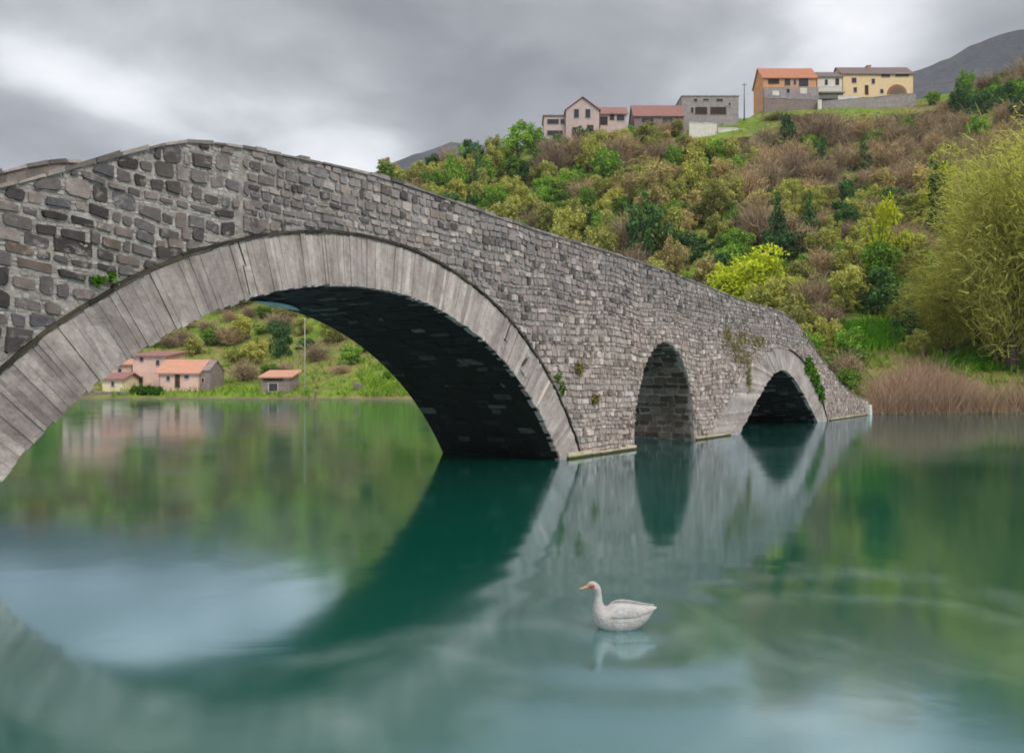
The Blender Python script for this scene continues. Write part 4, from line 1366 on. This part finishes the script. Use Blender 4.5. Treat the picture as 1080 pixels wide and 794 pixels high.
bb.box(a[0], b[0], -1.4, -0.004, a[1], b[1]); bo = bb.build('balcony', M['grey'], t)
rl = MB()
x = a[0] + 0.05
while x < b[0]:
    rl.box(x, x + 0.05, -1.38, -1.33, b[1] + 0.002, b[1] + 1.0); x += 0.4
rl.box(a[0], b[0], -1.39, -1.32, b[1] + 1.004, b[1] + 1.08)
rl.build('railing', M['metal'], bo)
sb = MB(); sb.box(a[0] + 0.1, b[0] - 0.1, -0.06, -0.003, -0.2, a[1] - 1.0); sb.build('lower_door', M['dark_open'], t)
t, rf, L = house('yellow_house', 'yellow house with brick arch, attic windows and chimney at the right ridge end', 201, 889, 963, 101, 78, 72, 8, 'yellowwall', 'tile_brown', 'side',
                 windows=[(898, 903.5, 82, 88), (929, 939, 77.5, 82), (944, 959, 77, 81.5), (912, 916, 90, 100, 'door'), (919, 923, 83, 89), (900, 904, 92, 98), (928, 932, 94, 99)])
ch = MB(); a, b = L(920.5, 72), L(924.5, 64.5); ch.box(a[0], b[0], 3.2, 4.0, a[1] - 1.6, b[1]); ch.box(a[0] - 0.12, b[0] + 0.12, 3.1, 4.1, b[1] + 0.003, b[1] + 0.2); ch.build('chimney', M['tile_salmon'], rf)
ab = MB()
p = L(946, 99.5); r_ = 10.5 * 201 / F
arc = [(p[0] + r_ * math.cos(q), p[1] + r_ * 0.95 * math.sin(q)) for q in np.linspace(0, math.pi, 20)]
ab.prism([(x, -0.004, z) for x, z in arc], [(x, -0.12, z) for x, z in arc])
M['brick'] = plain_mat('brown brick', (0.34, 0.17, 0.09), 0.35, 2.0)
ao = ab.build('brick_arch', M['brick'], t)
arc2 = [(p[0] + r_ * 0.72 * math.cos(q), p[1] + 0.02 + r_ * 0.68 * math.sin(q)) for q in np.linspace(0, math.pi, 20)]
ab = MB(); ab.prism([(x, -0.123, z) for x, z in arc2], [(x, -0.15, z) for x, z in arc2]); ab.build('arch_door', M['wood'], ao)
wall_thing('retaining_wall', 'brown grey stone retaining wall below the orange house', 195, 806, 862, 122, 104, 106, 0.7, 'pinkgrey')
wall_thing('retaining_wall', 'dark grey stone retaining wall below the yellow house', 196, 868, 966, 124, 107, 99, 0.7, 'grey')
wall_thing('parapet_wall', 'low white parapet wall in front of the balcony house', 197.5, 884, 905, 108, 102, 101, 0.3, 'whitewall')
wall_thing('gate_pier', 'small white gate pier between the two ridge retaining walls', 194, 863, 867, 120, 106, 106, 0.6, 'whitewall', 'gate pier')
def pole(name, label, px, yb, yt, D, r, mat, cat):
    b_, t_ = P(px, yb, D), P(px, yt, D)
    zg = gz(b_.x, D) - 0.3
    e = empty(name, (b_.x, D, zg))
    tag(e, label, cat)
    h = t_.z - zg
    mb = MB(); mb.tube([(0, 0, 0), (0, 0, h * 0.5), (0, 0, h)], [r, r * 0.85, r * 0.65], 8)
    s_ = mb.build('shaft', M[mat], e, True)
    if mat == 'pole':
        mb = MB(); mb.tube([(0, 0, h + 0.002), (0, 0, h + 0.12)], [r, r * 0.5], 8)
        mb.build('cap', M['darkpole'], e)
        return
    mb = MB(); mb.box(-0.55, 0.55, -0.06, 0.06, h - 0.5, h - 0.38)
    for q in (-0.48, 0.0, 0.48):
        mb.box(q - 0.04, q + 0.04, -0.04, 0.04, h - 0.378, h - 0.22)
    mb.build('crossarm', M['darkpole'], e)
pole('utility_pole', 'grey wooden utility pole on the ridge left of the orange house', 785, 126, 88, 193, 0.16, 'darkpole', 'pole')

# --- on the far shore, seen through the main arch
def SH(px):
    return interp(px, SHORE)
house('riverside_house', 'tall pink riverside house with dull red roof behind the tiled barn', 104, 140, 175, 413, 376, 371.5, 6, 'pink', 'tile_red', 'shed',
      windows=[(147, 152, 376, 382), (146, 151, 397, 409, 'door'), (164, 169, 379, 386)])
t, rf, L = house('tiled_barn', 'long pink riverside building with salmon tiled roof and dark doorways', 100, 167, 209, 412, 393, 380.5, 6, 'pink', 'tile_salmon', 'side',
                 windows=[(160.5 + 8, 177 - 8.3, 394, 409, 'door'), (184.5, 190, 394, 409, 'door'), (175, 180, 396, 402), (194, 200, 395, 400)])
house('stone_annex', 'pinkish rubble annex at the right end of the tiled barn', 100.5, 209.3, 221, 412, 391, 381, 5, 'pinkgrey', 'pinkgrey', 'side', over=0.1,
      windows=[(212, 216, 398, 404)])
house('cream_cottage', 'small cream cottage with red roof patch half hidden by the arch ring', 99.5, 108, 129, 413.5, 400, 394, 5, 'cream', 'tile_red', 'side',
      windows=[(117, 121, 402, 408)])
house('tower_house', 'tall cream and pink house hidden behind the arch ring, seen mirrored in the river', 108, 66, 106, 413, 362, 352, 7, 'pink', 'tile_salmon', 'side',
      windows=[(72, 77, 368, 378), (84, 89, 368, 378), (95, 100, 368, 378), (72, 77, 388, 398), (84, 89, 388, 398), (95, 100, 388, 398)])
house('link_house', 'pale pink house between the tower house and the tall riverside house', 107, 107, 139, 413, 384, 374, 6, 'pink', 'tile_salmon', 'side',
      windows=[(112, 117, 388, 396), (124, 129, 388, 396)])
wall_thing('quay_wall', 'low grey stone quay wall in front of the cream cottage', 98.1, 84, 136, 421.5, 414, 415, 0.5, 'pinkgrey')
t, rf, L = house('open_shed', 'small open fronted shed with brown roof on the far shore', 97.5, 276, 306, 415, 398, 392, 4, 'pinkgrey', 'tile_salmon', 'shed',
                 windows=[(277.5, 299, 398.5, 402.5, 'opening'), (283, 293.5, 403.5, 413.5)])
wall_thing('ruined_wall', 'short rubble stone stub on the grass right of the mooring posts', 97, 372, 380, 415, 405, 407, 1.5, 'pinkgrey', 'wall')
def hedge():
    D = 98.2
    p = P(156, 419.5, D)
    t = empty('hedge', (p.x, D, 0.2))
    tag(t, 'clipped green hedge at the water in front of the tiled barn', 'hedge')
    w = 36 * D / F / 2
    g = np.random.default_rng(77)
    cl = [(x, 0.3 * g.normal(), 0.65 + 0.2 * g.random(), 0.55, 0.5, 0.6) for x in np.linspace(-w + 0.4, w - 0.4, 11)]
    link('foliage', leaf_cloud('hedge foliage', 77, cl, 3000, 0.16, 1.4, mat=M['hedge']), t)
    mb = MB()
    for x in np.linspace(-w + 0.5, w - 0.5, 8):
        mb.tube([(x, 0, -0.3), (x + 0.05, 0, 0.5), (x, 0.05, 0.9)], [0.05, 0.04, 0.02], 5)
    mb.build('stem', M['bark'], t)
hedge()
pole('lamp_pole', 'tall thin pale pole on the far shore right of the open shed', 321.5, 418, 335, 96.5, 0.06, 'pole', 'pole')
def post(px, yb, yt, Y, label):
    b_ = P(px, yb, Y)
    h = (yb - yt) / F * Y
    e = empty('mooring_post', (b_.x, Y, 0))
    tag(e, label, 'post', 'mooring posts')
    mb = MB(); mb.tube([(0, 0, -1.5), (0.02, 0, h * 0.5), (0.05, 0.02, h)], [0.10, 0.095, 0.085], 8); mb.build('shaft', M['wood'], e)
    mb = MB(); mb.tube([(0.05, 0.02, h + 0.002), (0.05, 0.02, h + 0.06)], [0.115, 0.09], 8); mb.build('cap', M['darkpole'], e)
Yp = CH * F / (433.0 - HY)
post(332, 433, 413, Yp, 'taller weathered mooring post standing in the water beyond the main arch')
post(326, 428, 418, CH * F / (428.0 - HY), 'shorter mooring post left of the taller one beyond the main arch')

# ------------------------------------------------------------------ THE DUCK
def duck():
    Y = CH * F / (661.0 - HY)
    p = P(655, 661, Y)
    t = empty('duck', (p.x, Y, 0.0), R(8))
    tag(t, 'white duck with reddish face swimming left on the open water', 'duck')
    # one continuous body: rings from tail to bill base  (x: length axis, head at -x)
    ringz = [(0.245, 0.135, 0.006, 0.008), (0.225, 0.125, 0.03, 0.018), (0.18, 0.10, 0.065, 0.05), (0.11, 0.075, 0.098, 0.088), (0.02, 0.06, 0.115, 0.108), (-0.06, 0.06, 0.112, 0.108),
             (-0.12, 0.075, 0.092, 0.095), (-0.158, 0.118, 0.055, 0.060), (-0.166, 0.162, 0.034, 0.036), (-0.164, 0.205, 0.026, 0.027), (-0.168, 0.248, 0.025, 0.026)]
    n = 16
    mb = MB()
    path = [Vector((a, 0, b)) for a, b, *_ in ringz]
    for k, (a, b, ry, rz_) in enumerate(ringz):
        d = (path[min(k + 1, len(path) - 1)] - path[max(k - 1, 0)]).normalized()
        up = Vector((-d.z, 0, d.x)) if k < len(ringz) else Vector((0, 0, 1))
        if up.z < 0 and k < 5:
            up = -up
        if k >= 5 and up.x < 0 and d.z > 0.7:
            pass
        up = Vector((d.z, 0, -d.x))
        for i in range(n):
            th = 2 * math.pi * i / n
            q = path[k] + Vector((0, 1, 0)) * math.cos(th) * ry + up * math.sin(th) * rz_
            mb.v.append(tuple(q))
    # head: three more rings bending forward (towards -x)
    head = [((-0.178, 0.283), 0.033, 0.034, 0.75), ((-0.205, 0.303), 0.036, 0.033, 0.2), ((-0.228, 0.300), 0.028, 0.026, 0.0), ((-0.243, 0.294), 0.016, 0.016, 0.0)]
    for (a, b), ry, rz_, tilt in head:
        d = Vector((-math.cos(tilt * 1.4), 0, math.sin(tilt * 1.4)))
        up = Vector((d.z, 0, -d.x))
        for i in range(n):
            th = 2 * math.pi * i / n
            mb.v.append(tuple(Vector((a, 0, b)) + Vector((0, 1, 0)) * math.cos(th) * ry + up * math.sin(th) * rz_))
    m = len(ringz) + len(head)
    for k in range(m - 1):
        for i in range(n):
            j = (i + 1) % n
            mb.f.append((k * n + i, k * n + j, (k + 1) * n + j, (k + 1) * n + i))
    mb.f.append(tuple(reversed(range(n))))
    mb.f.append(tuple((m - 1) * n + i for i in range(n)))
    body = mb.build('body', M['whiteduck'], t, True)
    sm = body.modifiers.new('smooth', 'SUBSURF'); sm.levels = 1; sm.render_levels = 2
    bl = MB()
    for k, (x, w, h, z) in enumerate([(-0.238, 0.018, 0.014, 0.294), (-0.262, 0.014, 0.008, 0.287), (-0.285, 0.015, 0.005, 0.282), (-0.298, 0.009, 0.003, 0.281)]):
        for i in range(10):
            th = 2 * math.pi * i / 10
            bl.v.append((x, math.cos(th) * w, z + math.sin(th) * h))
    for k in range(3):
        for i in range(10):
            j = (i + 1) % 10
            bl.f.append((k * 10 + i, k * 10 + j, (k + 1) * 10 + j, (k + 1) * 10 + i))
    bl.f.append(tuple(range(10))); bl.f.append(tuple(30 + i for i in range(10)))
    bl.build('bill', M['bill'], t, True)
    for sg in (-1, 1):
        fc = MB()
        for a in range(7):
            for i in range(10):
                th = 2 * math.pi * i / 10; r = a / 6
                fc.v.append((-0.212 + 0.026 * r * math.cos(th), sg * (0.0385 - 0.014 * r * r), 0.300 + 0.018 * r * math.sin(th)))
        for a in range(6):
            for i in range(10):
                j = (i + 1) % 10
                fc.f.append((a * 10 + i, a * 10 + j, (a + 1) * 10 + j, (a + 1) * 10 + i))
        f_ = fc.build('face_patch', M['redface'], t, True)
        ey = MB(); ey.tube([(-0.21, sg * 0.038, 0.304), (-0.21, sg * 0.0405, 0.304)], [0.0045, 0.003], 8); ey.build('eye', M['eye'], f_)
        wg = MB()
        prof = [(-0.09, 0.10, 0.012), (-0.05, 0.125, 0.05), (0.03, 0.13, 0.06), (0.12, 0.125, 0.045), (0.20, 0.128, 0.022), (0.255, 0.14, 0.006)]
        for k, (x, z, hh) in enumerate(prof):
            yb_ = np.interp(x, [-0.12, -0.06, 0.02, 0.11, 0.18, 0.26], [0.09, 0.112, 0.116, 0.10, 0.068, 0.03])
            for i in range(8):
                th = 2 * math.pi * i / 8
                wg.v.append((x, sg * (yb_ * (0.93 - 0.16 * max(0, math.sin(th))) + 0.010 * math.cos(th)), z + hh * math.sin(th) * 0.85))
        for k in range(len(prof) - 1):
            for i in range(8):
                j = (i + 1) % 8
                wg.f.append((k * 8 + i, k * 8 + j, (k + 1) * 8 + j, (k + 1) * 8 + i))
        wg.f.append(tuple(range(8))); wg.f.append(tuple(40 + i for i in range(8)))
        wo = wg.build('wing', M['whiteduck'], t, True)
        s2 = wo.modifiers.new('smooth', 'SUBSURF'); s2.levels = 1; s2.render_levels = 1
duck()
lw.build('pale_patch', M['pale_blue'], bridge)

# ------------------------------------------------------------------ AIR
hz = MB()
hz.box(-5200, 5200, -400, 2600, -4.0, 780.0)
ho = hz.build('haze', None)
tag(ho, 'thin damp air over the whole valley', 'haze', kind='stuff')
hm_ = bpy.data.materials.new('haze')
hm_.use_nodes = True
ht = hm_.node_tree
ht.nodes.clear()
hv = ht.nodes.new('ShaderNodeVolumePrincipled')
hv.inputs['Color'].default_value = (0.80, 0.86, 0.95, 1)
hv.inputs['Density'].default_value = 0.00013
ht.links.new(hv.outputs[0], ht.nodes.new('ShaderNodeOutputMaterial').inputs['Volume'])
ho.data.materials.append(hm_)

# ------------------------------------------------------------------ SKY, SUN, CAMERA
SUN_EL, SUN_AZ = R(44), R(140)
w = bpy.data.worlds.new('World')
scene.world = w
w.use_nodes = True
t = w.node_tree
t.nodes.clear()
out = t.nodes.new('ShaderNodeOutputWorld')
bg = t.nodes.new('ShaderNodeBackground')
sky = t.nodes.new('ShaderNodeTexSky')
sky.sky_type = 'NISHITA'
sky.sun_disc = False
sky.sun_elevation = SUN_EL
sky.sun_rotation = SUN_AZ
dirv = t.nodes.new('ShaderNodeTexCoord').outputs['Generated']
sp = t.nodes.new('ShaderNodeSeparateXYZ')
t.links.new(dirv, sp.inputs[0])
zc = math_(t, 'MAXIMUM', sp.outputs['Z'], 0.0)
den = math_(t, 'ADD', zc, 0.22)
cb = t.nodes.new('ShaderNodeCombineXYZ')
t.links.new(math_(t, 'DIVIDE', sp.outputs['X'], den), cb.inputs[0])
t.links.new(math_(t, 'DIVIDE', sp.outputs['Y'], den), cb.inputs[1])
n1 = noise_(t, cb.outputs[0], 0.85, 8, 0.52, 0.5)
n2 = noise_(t, cb.outputs[0], 2.6, 6, 0.55, 0.3)
f = math_(t, 'SUBTRACT', math_(t, 'ADD', math_(t, 'MULTIPLY', n1, 1.05), math_(t, 'MULTIPLY', n2, 0.62)), 0.33)
def blob(px, py, sig, amp):
    v = Vector(((px - CX) / F, 1.0, (HY - py) / F)).normalized()
    d = t.nodes.new('ShaderNodeVectorMath'); d.operation = 'DOT_PRODUCT'
    nrm = t.nodes.new('ShaderNodeVectorMath'); nrm.operation = 'NORMALIZE'
    t.links.new(dirv, nrm.inputs[0]); t.links.new(nrm.outputs[0], d.inputs[0])
    d.inputs[1].default_value = v
    e = math_(t, 'MULTIPLY', math_(t, 'SUBTRACT', d.outputs['Value'], 1.0), 1.0 / (sig * sig))
    return math_(t, 'MULTIPLY', math_(t, 'POWER', 2.71828, e), amp)
for args in ((440, 88, 0.09, -0.13), (520, 85, 0.12, -0.15), (640, 75, 0.12, -0.12), (330, 40, 0.14, -0.07), (5, 62, 0.022, 0.16), (40, 70, 0.022, 0.16), (75, 84, 0.024, 0.20), (112, 100, 0.028, 0.22), (150, 112, 0.03, 0.14), (200, 122, 0.04, 0.14), (280, 140, 0.06, 0.12), (350, 165, 0.07, 0.24), (410, 150, 0.05, 0.10), (905, 28, 0.05, 0.22), (790, 60, 0.10, 0.08), (120, 25, 0.12, -0.06), (50, 140, 0.06, -0.05)):
    f = math_(t, 'ADD', f, blob(*args))
cl = ramp(t, [(0.24, (1.75, 1.76, 1.88)), (0.40, (2.7, 2.72, 2.86)), (0.54, (4.1, 4.15, 4.35)), (0.68, (6.3, 6.4, 6.6)), (0.8, (7.6, 7.6, 7.7))], f)
# overcast: brighter towards the zenith
el = ramp(t, [(0.0, 0.28), (0.42, 0.29), (0.72, 0.85), (1.0, 1.0)], zc)
vm = t.nodes.new('ShaderNodeVectorMath'); vm.operation = 'MULTIPLY'
vs = t.nodes.new('ShaderNodeVectorMath'); vs.operation = 'SCALE'
vs.inputs['Scale'].default_value = 3.3
t.links.new(cl, vs.inputs[0]); t.links.new(vs.outputs[0], vm.inputs[0]); t.links.new(el, vm.inputs[1])
c = mix(t, sky.outputs[0], vm.outputs[0], 0.93)
t.links.new(c, bg.inputs['Color'])
bg.inputs['Strength'].default_value = 0.1
t.links.new(bg.outputs[0], out.inputs['Surface'])

sun = bpy.data.lights.new('sun', 'SUN')
sun.energy = 1.4
sun.angle = R(16)
sun.color = (1.0, 0.95, 0.88)
so = bpy.data.objects.new('sun', sun)
COL.objects.link(so)
sd = Vector((math.sin(SUN_AZ) * math.cos(SUN_EL), math.cos(SUN_AZ) * math.cos(SUN_EL), math.sin(SUN_EL)))
so.rotation_euler = (-sd).to_track_quat('-Z', 'Y').to_euler()
so.location = (0, 0, 60)

cam = bpy.data.cameras.new('camera')
cam.sensor_width = 36
cam.lens = 36 * F / 1080
cam.shift_y = (HY - 397) / 1080
cam.clip_end = 12000
cam.clip_start = 0.1
co = bpy.data.objects.new('camera', cam)
COL.objects.link(co)
co.location = (0, 0, CH)
co.rotation_euler = (R(90), 0, 0)
scene.camera = co

scene.view_settings.view_transform = 'Standard'
scene.view_settings.look = 'None'
scene.view_settings.exposure = 0.65
scene.view_settings.gamma = 1.0
scene.view_settings.use_curve_mapping = False
scene.cycles.use_denoising = True
scene.cycles.max_bounces = 6
scene.cycles.diffuse_bounces = 3
scene.cycles.glossy_bounces = 3
scene.cycles.filter_width = 1.8
print('plants', len(placed))
